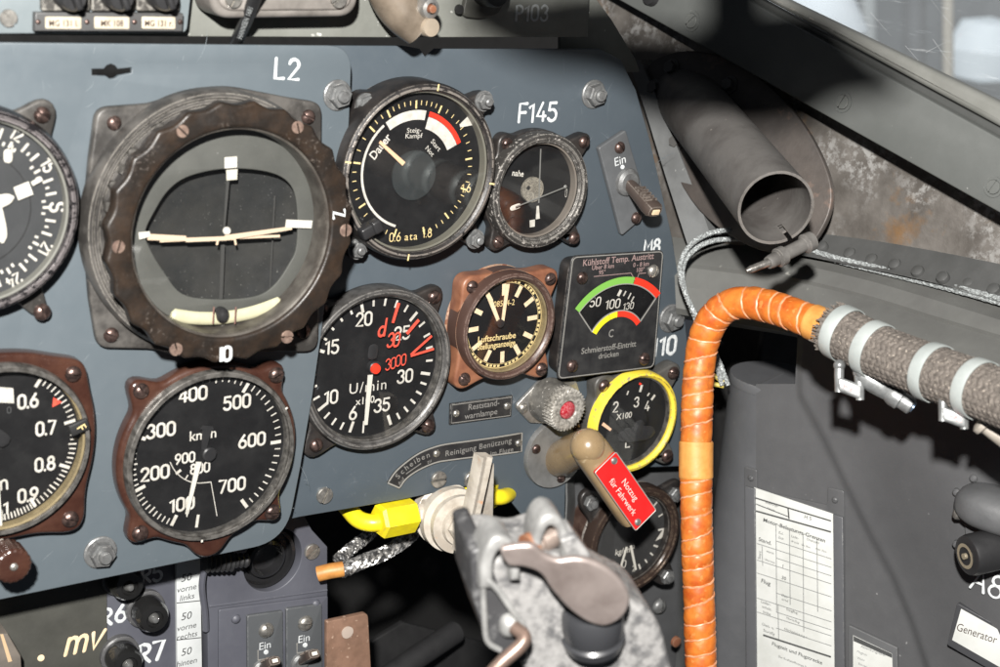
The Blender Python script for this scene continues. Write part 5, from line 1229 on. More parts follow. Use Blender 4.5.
PM=MX((rt,up,ax)).transposed().to_4x4(); PM.translation=a_; PM=t.I@PM; L_=(b_-a_).length
mb=MB(); sl=250; 
# pipe with a slit at the lower right of its mouth
Ro=R_; Ri=R_*.93; n=96
def slit(i): 
    a=360*i/n; return abs(((a-(-62)+180)%360)-180)<3.4
sgs=[0,.3,.6,.85,1.0]; vs=[];fs=[]
idx={}
zs=[0,L_*.4,L_*.82,L_*.915,L_]
for w_,rr_ in ((0,Ro),(1,Ri)):
    for j,z in enumerate(zs):
        for i in range(n):
            a=2*PI*i/n; idx[(w_,j,i)]=len(vs); vs.append((rr_*cos(a),rr_*sin(a),z))
for j in range(4):
    for i in range(n):
        if j==3 and slit(i): continue
        i2=(i+1)%n
        fs.append((idx[0,j,i],idx[0,j,i2],idx[0,j+1,i2],idx[0,j+1,i])); fs.append((idx[1,j+1,i],idx[1,j+1,i2],idx[1,j,i2],idx[1,j,i]))
        if j==3: fs.append((idx[0,4,i],idx[0,4,i2],idx[1,4,i2],idx[1,4,i]))
        if j==3 and slit((i-1)%n): fs.append((idx[0,3,i],idx[0,4,i],idx[1,4,i],idx[1,3,i]))
        if j==3 and slit(i2): fs.append((idx[0,3,i2],idx[1,3,i2],idx[1,4,i2],idx[0,4,i2]))
mb.add(vs,fs,PM); t.part('pipe',mb,DUCT,edge=40)
mb=MB(); mb.lathe([(Ri*.99,L_*.60),(Ri*.5,L_*.61),(0,L_*.61)],M=PM,n=48); t.part('lit_bore_disc',mb,mat('lit_bore_grey',(.34,.33,.32),.5,0,base2=(.26,.25,.24),nscale=30,bump=.2))  # pale disc put in for the light on the pipe's inner wall
t=T('duct_clamp','grey pipe clamp with a lug barrel and pointed bolt under the duct mouth','clamp',MX.Translation(b_))
PMw=DP.M@PM
mb=MB(); mb.T=t.I@PMw; mb.lathe([(Ro+.0001,L_*.86),(Ro+.0012,L_*.86),(Ro+.0012,L_*.94),(Ro+.0001,L_*.94)],n=80,a0=-110,a1=-20); t.part('clamp_band',mb,DUCT)
cg=mat('clamp_cast',(.12,.115,.108),.45,.3,base2=(.07,.066,.062),nscale=120,bump=.3,wear=(.4,.38,.35),wamt=.7)
mb=MB(); q0=t.W(C(768,263,.652)); q1=t.W(C(813,240,.662)); cyl(mb,q0,q1,[(0,0),(.0026,0),(.0030,.06),(.0031,.2),(.0042,.22),(.0042,.34),(.0030,.37),(.0030,.78),(.0044,.82),(.0042,.97),(.002,1),(0,1)],24); t.part('lug_barrel',mb,cg)
mb=MB(); q0=t.W(C(746,271,.650)); q1=t.W(C(770,262,.652)); cyl(mb,q0,q1,[(0,0),(.0009,.02),(.0016,.2),(.0017,1),(0,1)],14); t.part('bolt_tip',mb,SLV)

# rivet strip
def rowc(pts,n): return cr([C(*p) for p in pts],n)
t=T('riveted_edge_strip','dark grey curved edging strip with a row of round rivets below the rusty sheet','edging strip',MX.Translation(C(880,260,.74)))
r0=rowc([(745,222,.775),(810,232,.755),(870,240,.735),(935,251,.71),(1010,266,.685),(1060,277,.67)],5); r1=rowc([(745,246,.765),(810,257,.745),(870,269,.725),(935,283,.70),(1010,303,.675),(1060,318,.66)],5)
th=t.W(C(880,260,.743))-t.W(C(880,260,.7415))
mb=MB(); mb.loft([[t.W(p) for p in r0],[t.W(p) for p in r1]],thick=th); STR=mat('strip_dark',(.062,.063,.062),.5,0,base2=(.048,.049,.048),nscale=40,bump=.15,wear=(.25,.25,.24),wamt=.5); t.part('strip',mb,STR)
nz=(r0[12]-r0[10]).cross(r1[11]-r0[11]).normalized()
if nz.dot(CAM-r0[11])<0: nz=-nz
for x,y in [(822,250),(850,257),(872,263),(895,268),(918,275),(943,281),(968,287),(994,293)]:
    best=min(range(len(r0)),key=lambda i:abs((500+FP*((r0[i]-CAM).dot(c2w(V((1,0,0)))))/((r0[i]-CAM).dot(c2w(V((0,0,-1))))))-x))
    zz=(r0[best]-CAM).dot(c2w(V((0,0,-1)))); z2=(r1[best]-CAM).dot(c2w(V((0,0,-1))))
    c=C(x,y-3,zz*.48+z2*.52-.0012)
    M_=frame(t.W(c),V((1,0,0)).cross(nz).cross(nz)*-1,nz.cross(V((1,0,0)).cross(nz).cross(nz)*-1))
    mb=MB(); mb.lathe([(.0031,-.001),(.0031,.0008),(.0027,.0017),(.0014,.0022),(0,.0023)],M=M_,n=20); t.part('rivet',mb,STR)
# sill
t=T('cockpit_sill','long dark grey rounded sill with a lengthwise crease running behind the hose','sill',MX.Translation(C(850,310,.71)))
rows=[[(672,236,.815),(740,240,.79),(800,247,.765),(870,262,.74),(935,278,.715),(1010,299,.69),(1060,312,.67)],
      [(674,252,.800),(740,258,.775),(800,265,.75),(870,281,.725),(935,300,.70),(1010,323,.67),(1060,338,.655)],
      [(674,262,.796),(740,270,.77),(800,279,.745),(870,296,.72),(935,316,.695),(1010,338,.665),(1060,354,.65)],
      [(674,266,.797),(740,274,.771),(800,283,.746),(870,300,.721),(935,320,.696),(1010,342,.666),(1060,358,.651)],
      [(675,285,.79),(740,297,.770),(800,309,.745),(870,326,.705),(935,345,.68),(1010,367,.65),(1060,383,.635)],
      [(676,308,.79),(740,318,.772),(800,328,.747),(870,345,.70),(935,364,.676),(1010,388,.646),(1060,402,.63)],
      [(676,314,.794),(740,324,.776),(800,335,.750),(870,355,.705),(935,374,.681),(1010,398,.651),(1060,412,.635)],
      [(676,318,.81),(740,328,.79),(800,338,.765),(870,358,.725),(935,377,.70),(1010,401,.67),(1060,415,.655)]]
mb=MB(); mb.loft([[t.W(C(*p)) for p in r] for r in rows],thick=t.W(C(850,310,.712))-t.W(C(850,310,.71)),sub=5); t.part('sill_sheet',mb,SILL,edge=22)
# grey wire bundle
CABM=mat('sheath_grey',(.36,.385,.385),.5,.2,base2=(.19,.2,.2),nscale=900,nlo=.45,nhi=.55,bump=.5,bscale=900)
for lab,pth in [('outer strand of the grey braided wire pair looping beside the panel edge',[(728,385,.765),(715,352,.765),(697,318,.762),(684,290,.76),(680,268,.758),(687,249,.757),(703,236,.756),(730,230,.76),(770,235,.758),(830,256,.74),(890,270,.72),(950,285,.697),(1015,303,.672)]),
                ('inner strand of the grey braided wire pair looping beside the panel edge',[(722,385,.765),(712,352,.765),(694,315,.765),(684,288,.764),(683,267,.762),(690,254,.76),(706,243,.76),(730,239,.762),(770,242,.76),(830,259,.742),(890,274,.722),(950,289,.699),(1015,307,.674)])]:
    t=T('braided_wire',lab,'wire',MX.Translation(C(*pth[0])),group='grey braided wires along the sill')
    mb=MB(); braid([t.W(C(*p)) for p in pth],.0009,4,26,mb,thin=.0005); t.part('wire_braid',mb,CABM)
t=T('yellow_sleeved_wire','thin yellow and grey wires behind the orange hose near the canister','wire',MX.Translation(C(712,380,.765)))
mb=MB(); mb.tube([t.W(p) for p in rowc([(700,364,.77),(712,374,.768),(724,382,.766)],4)],.0012,n=8); mb.tube([t.W(p) for p in rowc([(700,384,.772),(712,384,.77),(724,386,.768)],4)],.0012,n=8); t.part('yellow_sleeve',mb,mat('sleeve_yellow',(.5,.4,.08),.5))

# canister
t0=WALL.at(757,372,-.0005); Rc=.0235; axp=t0-WN*Rc
ztop=WALL.at(757,389).z
t=T('canister','matte dark grey upright canister with a round lid behind the orange hose','canister',MX.Translation((axp.x,axp.y,ztop-.2)))
mb=MB(); mb.lathe([(0,-.2),(Rc,-.2),(Rc,.1985),(Rc-.001,.2),(0,.2)],n=90); t.part('canister_body',mb,mat('canister_grey',(.075,.077,.082),.5,0,base2=(.062,.064,.068),nscale=20,bump=.15,bscale=500,speck=(.18,.18,.18),sscale=250,sthr=.76))
mb=MB(); mb.lathe([(Rc+.0004,.1965),(Rc+.0008,.2),(Rc+.0004,.2012),(0,.2015)],n=90); t.part('lid',mb,mat('lid_grey',(.085,.087,.092),.42,.1,wear=(.35,.35,.34),wamt=.6))
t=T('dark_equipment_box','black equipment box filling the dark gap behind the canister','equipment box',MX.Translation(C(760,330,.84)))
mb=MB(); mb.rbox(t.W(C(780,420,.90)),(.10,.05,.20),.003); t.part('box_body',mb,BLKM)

# side cover sheet (height field on the wall plane)
RL=[(330,797),(395,797),(440,822),(491,846),(532,866),(576,890),(624,910),(670,925),(720,940)]
def ridge(y):
    for (y0,x0),(y1,x1) in zip(RL,RL[1:]):
        if y<=y1: return x0+(x1-x0)*(max(y,y0)-y0)/(y1-y0)
    return RL[-1][1]
def sst(t): t=max(0,min(1,t)); return t*t*(3-2*t)
def wh(x,y):
    d=x-ridge(y)
    return (.0022*sst(d/5)+ .012*sst((d-2)/110)+.004*sst((d-60)/150)+.0012*sin(x*.021+y*.013)*sst(d/60)) if d>0 else 0
t=T('side_cover_sheet','large dark grey formed side wall sheet with a diagonal fold at the lower right','side wall',MX.Translation(WALL.at(860,500)))
xs=[756+i*3.0 for i in range(100)]; ys=[328+i*6 for i in range(62)]
vs=[];fs=[]
for y in ys:
    for x in xs: vs.append(t.W(WALL.at(x,max(y,384) if x<797 else y,wh(x,y))))
nx=len(xs)
for j in range(len(ys)-1):
    for i in range(nx-1): fs.append((j*nx+i,j*nx+i+1,(j+1)*nx+i+1,(j+1)*nx+i))
mb=MB(); mb.add(vs,fs)
b=len(vs); mb.add([v-WN*.03 for v in [vs[j*nx] for j in range(len(ys))]]+[vs[j*nx] for j in range(len(ys))],[(j,j+1,len(ys)+j+1,len(ys)+j) for j in range(len(ys)-1)])
t.part('cover_sheet',mb,GREY,edge=40)
PWL=PF(WALL.at(800,560),WW,WU)
def wp(t,px,py,h): return t.I@(PWL.M@PWL.L(px,py,h))
tw=t; t3=PF(WALL.at(987,583,wh(987,583)),WW,WU)
mb=MB(); mb.T=tw.I@t3.M; p=t3.L(988,583,.0); mb.stk('A8',p.x,p.y,22*ps(t3,988,583),w=.12,z=.0012,jit=.04,sx=1.0,rot=-6); tw.part('painted_lettering',mb,PAINTW,label='white hand-painted A8')
# chart card
t=TP('engine_limits_card','tall white printed card headed Motor-Belastungs-Grenzen in a grey holder','card',PWL)
mb=MB(); mb.plate([rpoly(PWL.poly([(744,466),(757,470),(757,490),(827,505),(827,487),(844,491),(846,720),(746,720)],.0012),.0015,4)],.0002,.0012,.0004); t.part('holder_back',mb,GREY)
mb=MB(); mb.plate([PWL.poly([(745,486),(755,489),(757,720),(747,720)],.0025)],.0012,.0028,.0004); mb.plate([PWL.poly([(833,514),(843,517.5),(845,720),(835,720)],.0025)],.0012,.0028,.0004); t.part('holder_channels',mb,mat('channel_grey',(.085,.087,.093),.45,0,wear=(.35,.35,.33),wamt=.6))
mb=MB(); mb.plate([PWL.poly([(754,487.5),(833,514),(836,720),(757,720)],.0018)],.0013,.0018,.0001); card=t.part('paper_card',mb,CARD)
for q in [(751,478),(835,500)]: pscrew(t,q[0],q[1],.0012,3.4,GREY,flat=False)
mb=MB(); z=.0019
def wl(t,mb,a,b,w,z): 
    p=t.L(*a,z); q=t.L(*b,z); p.z=q.z=z; d=(q-p).normalized(); nn=V((-d.y,d.x,0))*w*.00032; mb.add([p+nn,p-nn,q-nn,q+nn],[(0,1,2,3)])
def wt(t,mb,s_,x,y,cap,z,sx=1,**k):
    p=t.L(x,y,z); mb.text(s_,p.x,p.y,cap*p_s(x,y,t,z),z=z,sx=sx,**k)
for a,b,w in [((755.5,498),(831,521),1.2),((756,504),(789,517),.8),((756,511),(831,532),1.4),((788,508),(789,519),1.2)]: wl(t,mb,a,b,w,z+.00002*w)
wt(t,mb,'H 5',808,517.5,4,z); wt(t,mb,'Belastungs-',772,504,2.4,z); wt(t,mb,'klappe',771,509,2.4,z); wt(t,mb,'Motor-Belastungs-Grenzen',794,530,4.1,z,bold=.02,sx=1.12)
for s_,x,y,c in [('Zul.',781,533,2.6),('Zeit',781,538,2.6),('Lade-',795,537,2.6),('druck',795,542,2.6),('Drehzahl',813,541,2.6),('bis 3km',806,546,2.2),('über 3km',821,550,2.2),('Stand.',765,541,4.2),('Start',759.5,555,3.2),('warm',770,552,2.6),('Übermax.',770,561,2.2),('1',783,566,3.6),('30',784,578,3.6),('Flug',766,582,4.6),('Dau-',785,596,2.6),('ernd',785,600,2.6),('Lader-',766,603,3),('schalt-',767,608,3),('höhe',767,613,3),('Steigflug',792,611,2.6),('Horiz.flug',793,620,2.6),('Höchstleistung v.',796,633,2.6),('Gleit- u.',768,626,3),('Sturzflg',769,632,3),('Flugzeit und Flugstrecke',797,653,4,),('Die Kraftstoffmenge Kampf-',796,663,2.4)]:
    wt(t,mb,s_,x,y,c,z,sx=1.05,rot=90 if s_=='Start' else 0,bold=.012 if c>3.5 else 0)
wl(t,mb,(763,635),(831,657),1.6,z); t.part('card_print',mb,INK,parent=card)
mb=MB()
for y in (541,549.5,558,566,579,593,604,612,618,628): wl(t,mb,((757 if y in (549.5,566,579,604,618) else 776),y if y not in(549.5,566,579,604,618) else y-6),(831.5,y+18),.6,z-.00003)
for x,y0,y1 in [(776,526,612),(789.5,530,605),(803,534,632),(817,538,612),(762,546,566),(778,604,640)]: wl(t,mb,(x,y0),(x+.7,y1),.6,z-.00004)
t.part('card_rules',mb,INKL,parent=card)
# small card
t=TP('small_index_card','small white card with a dark header strip right of the long chart card','card',PF(WALL.at(870,650,.001),WW,WU))
mb=MB(); mb.plate([rpoly(t.pf.poly([(848,625),(897,648),(898,720),(848,720)],.0012),.001,4)],-.001,.001,.0004); t.part('holder',mb,mat('channel_grey2',(.095,.097,.10),.45,0,wear=(.4,.4,.38),wamt=.8))
mb=MB(); mb.plate([t.pf.poly([(853,635.5),(892,654),(894,720),(853,720)],.0014)],.001,.0014,.0001); card=t.part('paper_card',mb,CARD)
mb=MB(); a_=t.pf.poly([(853.5,636),(892,654),(892,658),(853.5,641)],.0015); mb.add([(x,y,.0015) for x,y in a_],[(0,1,2,3)]); t.part('card_header',mb,INK,parent=card)
mb=MB(); wt(t,mb,'Ablenkungstafel',873,650.5,3,.0016); wt(t,mb,'Magnus',862,653,2.6,.0016); wt(t,mb,'Wahr',861,659,2.6,.0016); wt(t,mb,'Steuer-',863,665,2.6,.0016); t.part('card_print',mb,INKL,parent=card)
# generator card
t=TP('generator_card','white card lettered Generator in a dark holder at the right edge','card',PF(WALL.at(980,637,wh(980,637)+.0015),WW,WU))
mb=MB(); mb.plate([rpoly(t.pf.poly([(957,603),(1060,661),(1050,705),(947,645)],.001),.001,4)],-.002,.001,.0004); t.part('holder',mb,mat('holder_dark',(.045,.046,.05),.4,0,wear=(.35,.35,.35),wamt=.6))
mb=MB(); mb.plate([t.pf.poly([(961,609),(1060,664),(1050,696),(952,640)],.0014)],.001,.0014,.0001); card=t.part('paper_card',mb,CARD)
mb=MB(); p=t.L(977,633,.0015); mb.text('Generator',p.x,p.y,9*p_s(977,633,t,0),z=.0015,shear=.15,sx=.78,align='C',rot=1); t.part('card_print',mb,INKR,parent=card)
# sockets
def rbl(t,mb,c,rx,ry,rz,M=None,pw=2.6,n=28,m=14):
    vs=[];fs=[]
    for j in range(m+1):
        b=-PI/2+PI*j/m
        for i in range(n):
            a=2*PI*i/n
            f=lambda v:math.copysign(abs(v)**(2/pw),v)
            vs.append(V((rx*f(cos(b))*f(cos(a)),ry*f(cos(b))*f(sin(a)),rz*f(sin(b))))+V(c))
    for j in range(m):
        for i in range(n): fs.append((j*n+i,j*n+(i+1)%n,(j+1)*n+(i+1)%n,(j+1)*n+i))
    mb.add(vs,fs,M)
h0=wh(980,500)
t=TP('cable_outlet_cover','rounded grey cast cable outlet cover riveted to the side wall at the right edge','outlet cover',PF(WALL.at(985,510,h0),WW,WU))
k=p_s(985,510,t,0)
mb=MB(); p=t.L(990,512,.008); rbl(t,mb,(p.x+.004,p.y+.001,.004),46*k,22*k,.015,M=None); t.part('cast_cover',mb,mat('cast_grey',(.095,.097,.10),.45,.1,base2=(.075,.077,.08),nscale=50,bump=.25,wear=(.3,.3,.3),wamt=.4))
mb=MB(); mb.plate([rpoly(t.pf.poly([(962,486),(1060,530),(1060,580),(966,545)],.001),.001,4)],0,.0012,.0004); t.part('cover_base',mb,GREY)
for q in [(957,492),(974,478),(957,544)]:
    mb=MB(); p=t.L(*q,0); mb.lathe([(4.3*k,-.001),(4*k,.0012),(2.4*k,.002),(0,.0022)],c=(p.x,p.y,0),n=20); t.part('rivet',mb,GREY)
mb=MB(); p=t.L(960,514,.008); mb.lathe([(6*k,0),(6*k,.002),(4*k,.003),(0,.002)],M=MX.Translation((p.x,p.y,.008))@MX.Rotation(rad(-60),4,'Y'),n=20); t.part('plug_screw',mb,SLV)
t=TP('black_socket','black round socket with a brass ring contact below the cast cover','socket',PF(WALL.at(975,556,h0),WW,WU))
mb=MB(); a_=t.L(966,556,.022); b_=t.L(1000,552,.006); b_=a_+V((.016,.004,-.024)); cyl(mb,a_,b_,[(0,.02),(.0035,.02),(.0062,0),(.0088,.02),(.0094,.1),(.0094,.6),(.0105,.62),(.0105,1),(0,1)],40); t.part('socket_body',mb,RUBBER)
mb=MB(); cyl(mb,a_+(a_-b_)*.02,a_,[(.0042,-.01),(.0050,-.03),(.0058,-.01)],40); t.part('contact_ring',mb,mat('ring_brass',(.6,.52,.38),.3,.7))
mb=MB(); cyl(mb,a_+(a_-b_)*.05,a_,[(0,0),(.0014,0),(.0014,1),(0,1)],16); t.part('contact_pin',mb,mat('ring_brass',(.6,.52,.38),.3,.7))

# ================================================================== HOSE
HPATH=[(703,720,.705),(701,667,.705),(699,600,.703),(697,540,.70),(696,470,.70),(697,410,.70),(699,370,.70),(704,340,.698),(714,318,.694),(730,305,.689),(752,303,.682),(778,309,.672),(800,317,.663),(825,327,.654),(842,333,.647)]
t=T('orange_hose','orange spiral-wrapped hose rising on the right and bending over into the brown braided hose','hose',MX.Translation(C(697,540,.70)))
pts=cr([t.W(C(*p)) for p in HPATH],24)
# resample evenly
def even(pts,step):
    out=[pts[0]]; acc=0
    for a,b in zip(pts,pts[1:]):
        d=(b-a).length
        while acc+d>=step:
            f=(step-acc)/d; a=a.lerp(b,f); out.append(a); d=(b-a).length; acc=0
        acc+=d
    return out
pts=even(pts,.0006); N_=len(pts)
Tn=[(pts[min(i+1,N_-1)]-pts[max(i-1,0)]).normalized() for i in range(N_)]; nr=V((0,-1,0)); FRs=[]
for i in range(N_): nr=(nr-Tn[i]*nr.dot(Tn[i])).normalized(); FRs.append((nr.copy(),Tn[i].cross(nr)))
ro=.0071; pitch=.0080; nn=40; vs=[];fs=[]; 
def phz(x): return x/pitch+.16*sin(x*170)+.10*sin(x*390+1)
for i in range(N_):
    for k in range(nn):
        a=2*PI*k/nn; ph=(phz(i*.0006)-a/(2*PI))%1
        f=1+.085*(sin(PI*ph)**.6)-.05
        f+=.014*sin(i*.11)+.010*sin(i*.037+k*.3)+.006*sin(i*.9+k*.7)
        vs.append(pts[i]+(FRs[i][0]*cos(a)+FRs[i][1]*sin(a))*ro*f)
for i in range(N_-1):
    for k in range(nn): fs.append((i*nn+k,i*nn+(k+1)%nn,(i+1)*nn+(k+1)%nn,(i+1)*nn+k))
ORG=mat('orange_wrap',(.52,.15,.022),.46,0,base2=(.36,.065,.008),nscale=110,nlo=.42,nhi=.68,bump=.3,bscale=300,base3=(.20,.06,.02),n3=95,lo3=.58,hi3=.76,speck=(.5,.17,.04),sscale=300,sthr=.62)
mb=MB(); mb.add(vs,fs); hose=t.part('spiral_wrap',mb,ORG,edge=60)
mb=MB(); hp=[]
i=0.0
while True:
    s_=i*.00035
    turns=phz(s_); ii=int(s_/.0006)
    if ii>=N_-1: break
    a=2*PI*(turns)
    idx_=s_; hp.append(pts[ii]+(FRs[ii][0]*cos(a)+FRs[ii][1]*sin(a))*ro*.965); i+=1
mb.tube(hp,.00058,n=6,caps=False); t.part('spiral_cord',mb,mat('cord_pale',(.60,.29,.16),.4,0,base2=(.42,.15,.06),nscale=300),parent=hose)
def sleeve(t,i0,i1,r,mt,name,wob=0):
    mb=MB(); seg=pts[i0:i1]; rs=[r*(1+wob*sin(j*1.7)*random.uniform(.5,1)) for j in range(len(seg))]; rs[0]*=.97; rs[-1]*=.97; mb.tube(seg,rs,n=40,caps=False); return t.part(name,mb,mt,edge=60)
TAPE=mat('orange_tape',(.55,.26,.065),.55,0,base2=(.46,.19,.04),nscale=140,bump=.2)
def near(px,py,z): 
    c=t.W(C(px,py,z)); return min(range(N_),key=lambda i:(pts[i]-c).length)
i0=near(696,478,.70); i1=near(696,440,.70); sleeve(t,i0,i1,.0078,TAPE,'tape_band')
i0=near(812,322,.659); sleeve(t,i0,N_,.0079,TAPE,'tape_band')
# brown braided hose
BPATH=[(834,329,.650),(852,338,.643),(875,350,.634),(905,362,.622),(940,375,.608),(975,388,.594),(1015,404,.578),(1060,424,.56)]
tb=T('braided_hose','thick brown-grey cloth braided hose running to the right edge','hose',MX.Translation(C(900,360,.62)))
bp_=even(cr([tb.W(C(*p)) for p in BPATH],16),.001); 
BRN=mat('cloth_braid',(.135,.117,.102),.85,0,base2=(.07,.060,.052),nscale=500,bump=.8,bscale=900,speck=(.30,.26,.22),sscale=900,sthr=.64)
N2=len(bp_); Tn=[(bp_[min(i+1,N2-1)]-bp_[max(i-1,0)]).normalized() for i in range(N2)]; nr=V((0,0,1)); FR2=[]
for i in range(N2): nr=(nr-Tn[i]*nr.dot(Tn[i])).normalized(); FR2.append((nr.copy(),Tn[i].cross(nr)))
RB=.0103
def strand(mb,k,ns,sg,turns,w):
    # flattened yarn band running helically, weaving over and under
    pp=[]
    for i in range(N2):
        a=2*PI*(k/ns)+sg*2*PI*turns*i/(N2-1); wv=1+.035*sg*math.copysign(abs(cos(ns/2*a*1.0))**.7,cos(ns/2*a))
        pp.append(bp_[i]+(FR2[i][0]*cos(a)+FR2[i][1]*sin(a))*RB*wv)
    vs=[];fs=[];m=8
    for i in range(len(pp)):
        tn=(pp[min(i+1,N2-1)]-pp[max(i-1,0)]).normalized(); rd=(pp[i]-bp_[i]).normalized(); b=tn.cross(rd).normalized()
        for q in range(m):
            a=2*PI*q/m; vs.append(pp[i]+b*cos(a)*w+rd*sin(a)*w*.42)
    for i in range(len(pp)-1):
        for q in range(m): fs.append((i*m+q,i*m+(q+1)%m,(i+1)*m+(q+1)%m,(i+1)*m+q))
    mb.add(vs,fs)
mb=MB(); mb.tube(bp_,RB*.97,n=40); 
Lh=sum((b-a).length for a,b in zip(bp_,bp_[1:])); tr=Lh/(2*PI*RB)*.9
for k in range(26):
    for sg in (1,-1): strand(mb,k,26,sg,tr,.00125)
tb.part('cloth_braid',mb,BRN,edge=60)
mb=MB()
for k in range(260):
    a=random.uniform(0,2*PI); r_=random.uniform(.78,1.08)*RB; p=bp_[0]+(FR2[0][0]*cos(a)+FR2[0][1]*sin(a))*r_; q=p-Tn[0]*random.uniform(.0006,.0026)+V((random.uniform(-1,1),random.uniform(-1,1),random.uniform(-1,1)))*.0009
    mb.tube([p+Tn[0]*.001,q],.00028,n=5)
fr_=tb.part('frayed_end',mb,BRN); 
# clamps
BAND=mat('clamp_band_zinc',(.40,.43,.42),.42,.2,base2=(.33,.36,.35),nscale=80,bump=.1)
ZINC=mat('zinc_bright',(.30,.31,.31),.38,.55,base2=(.16,.165,.165),nscale=150,bump=.25,bscale=600)
def near2(px,py):
    best=None
    for i in range(N2):
        w=tb.M@bp_[i]-CAM; z=w.dot(c2w(V((0,0,-1)))); x=500+FP*w.dot(c2w(V((1,0,0))))/z
        d=abs(x-px)
        if best is None or d<best[0]: best=(d,i)
    return best[1]
def clamp(lab,xa,xb,hx,hy,buck):
    i=near2((xa+xb)/2,0); o=tb.M@bp_[i]; c=T('hose_clamp',lab,'hose clamp',MX.Translation(o),group='double band clamps on the braided hose')
    z_=(o-CAM).dot(c2w(V((0,0,-1))))
    for x in (xa,xb):
        j=near2(x,0); w_=7.2*z_/FP; ctr=c.I@(tb.M@bp_[j]); Tm=Tn[j]
        Mx=MX((FR2[j][0],FR2[j][1],Tm)).transposed().to_4x4(); Mx.translation=ctr
        mb=MB(); r1=RB*1.105; mb.lathe([(r1,-w_),(r1+.0004,-w_-.0001),(r1+.0006,-w_*.8),(r1+.0006,w_*.8),(r1+.0004,w_+.0001),(r1,w_)],M=Mx,n=64); c.part('band',mb,BAND)
    # hardware below
    D=c2w(V((0,-1,0))); Rr=c2w(V((1,-.38,.18))).normalized(); Fz=c2w(V((0,0,1)))
    base=c.W(C(hx,hy,z_-.004)); k=z_/FP
    b0=c.W(C(buck[0],buck[1],z_-.003))
    S=lambda p,x,y,zz=0: p+Rr*x*k+D*y*k+Fz*zz*k
    mb=MB()
    for xx in (-10,10):
        mb.tube([S(b0,xx,-14,0),S(b0,xx*1.05,-6,1),S(b0,xx*1.1,12,2)],[5*k,5*k,4.2*k],n=12)
        rbl(c,mb,S(b0,xx,-15),6*k,6*k,6*k,pw=2)
    Mb=MX((Rr,-D,Rr.cross(-D))).transposed().to_4x4(); Mb.translation=S(b0,0,4,3)
    mb.rbox((0,0,0),(26*k,15*k,8*k),.0012,M=Mb); bk=c.part('buckle',mb,ZINC)
    mb=MB(); mb.text('RUBIX',0,0,6*k,z=2.7*k,M=Mb,sx=.9,bold=.03) if False else mb.box((0,0,4.1*k),(15*k,5*k,.3*k),M=Mb); c.part('stamped_field',mb,mat('stamp_red_grey',(.35,.12,.12) if hx<900 else (.6,.58,.57),.5,0,base2=(.5,.48,.48),nscale=900),parent=bk)
    return c,base,S,k,Rr,D,Fz,z_
c,base,S,k,Rr,D,Fz,z_=clamp('worm clamp with two pale bands nearest the orange hose, bright screw housing below',843,873,872,383,(849,384))
mb=MB(); cyl(mb,S(base,-14,-6),S(base,20,2),[(0,0),(8*k,0),(10.5*k,.1),(11.5*k,.5),(10.5*k,.9),(8*k,1),(0,1)],20); c.part('screw_housing',mb,ZINC)
mb=MB(); rbl(c,mb,S(base,-9,-11,4),10*k,6*k,9*k,pw=3); rbl(c,mb,S(base,10,-9,4),9*k,8*k,8*k,pw=2.5); c.part('housing_cap',mb,ZINC)
mb=MB(); cyl(mb,S(base,16,3,3),S(base,40,9,6),[(0,0),(9*k,0),(11*k,.2),(11*k,.5),(8.5*k,.55),(9*k,.95),(7*k,1),(0,1)],24); sc_=c.part('clamp_screw',mb,ZINC)
mb=MB(); cyl(mb,S(base,38,8.5,6),S(base,42,9.8,6.4),[(0,0),(5.5*k,0),(5.5*k,.8),(0,.8)],16); c.part('screw_slot',mb,mat('slot_blue_grey',(.10,.14,.2),.3,.6),parent=sc_)
c,base,S,k,Rr,D,Fz,z_=clamp('worm clamp with two pale bands nearest the right edge, screw cut off',934,978,975,420,(953,413))
mb=MB(); cyl(mb,S(base,4,-1),S(base,44,15),[(0,0),(8*k,0),(12*k,.05),(12*k,.15),(8*k,.2),(8*k,1),(0,1)],24); c.part('clamp_screw',mb,mat('screw_offwhite',(.42,.38,.33),.4,.3,base2=(.3,.27,.23),nscale=150))

# ================================================================== FOREGROUND CONTROL GRIP
MOT=mat('cast_mottled',(.27,.265,.26),.42,.35,base2=(.17,.168,.165),nscale=300,nlo=.34,nhi=.68,bump=.5,bscale=500,base3=(.09,.09,.092),n3=150,lo3=.48,hi3=.66,wear=(.6,.6,.58),wr=.0016,wamt=.9)
MOTD=mat('cast_dark',(.04,.04,.042),.45,.1,base2=(.14,.14,.14),nscale=130,nlo=.54,nhi=.68,bump=.3,wear=(.6,.6,.58),wr=.0010,wamt=.7)
WRN=mat('cast_edge_worn',(.42,.42,.41),.48,.45,base2=(.24,.24,.235),nscale=90,bump=.25)
SPN=mat('thumb_lever_steel',(.33,.28,.26),.40,.6,base2=(.22,.18,.165),nscale=60,bump=.12,wear=(.75,.72,.69),wr=.0016,wamt=1.0)
o_=C(570,600,.505)
FG=PF(o_,c2w(V((1,.0,-.28))),c2w(V((.12,1,.42))))
t=TP('control_grip','mottled silver-black cast control grip with a steel thumb lever, blurred in the foreground','control grip',FG)
k=.505/FP
hs=[tuple(p[:2]) for p in cr([V((*p,0)) for p in FG.poly([(486,566),(500,558),(530,562),(556,556),(580,572),(620,596),(652,614),(668,650),(672,720),(560,725),(530,680),(505,625),(494,600)])],5,True)]
mb=MB(); mb.plate([hs],-.030,0,.0028,res=4); t.part('cast_body',mb,MOT,edge=50)
mb=MB(); mb.plate([rpoly(FG.poly([(470,552),(486,547),(500,590),(505,652),(486,640),(473,600)],.001),.002,4)],-.026,.001,.0012); mb.plate([rpoly(FG.poly([(484,575),(500,592),(524,632),(530,668),(500,652),(486,640)],.003),.002,4)],-.020,.003,.001); t.part('side_box',mb,MOTD)
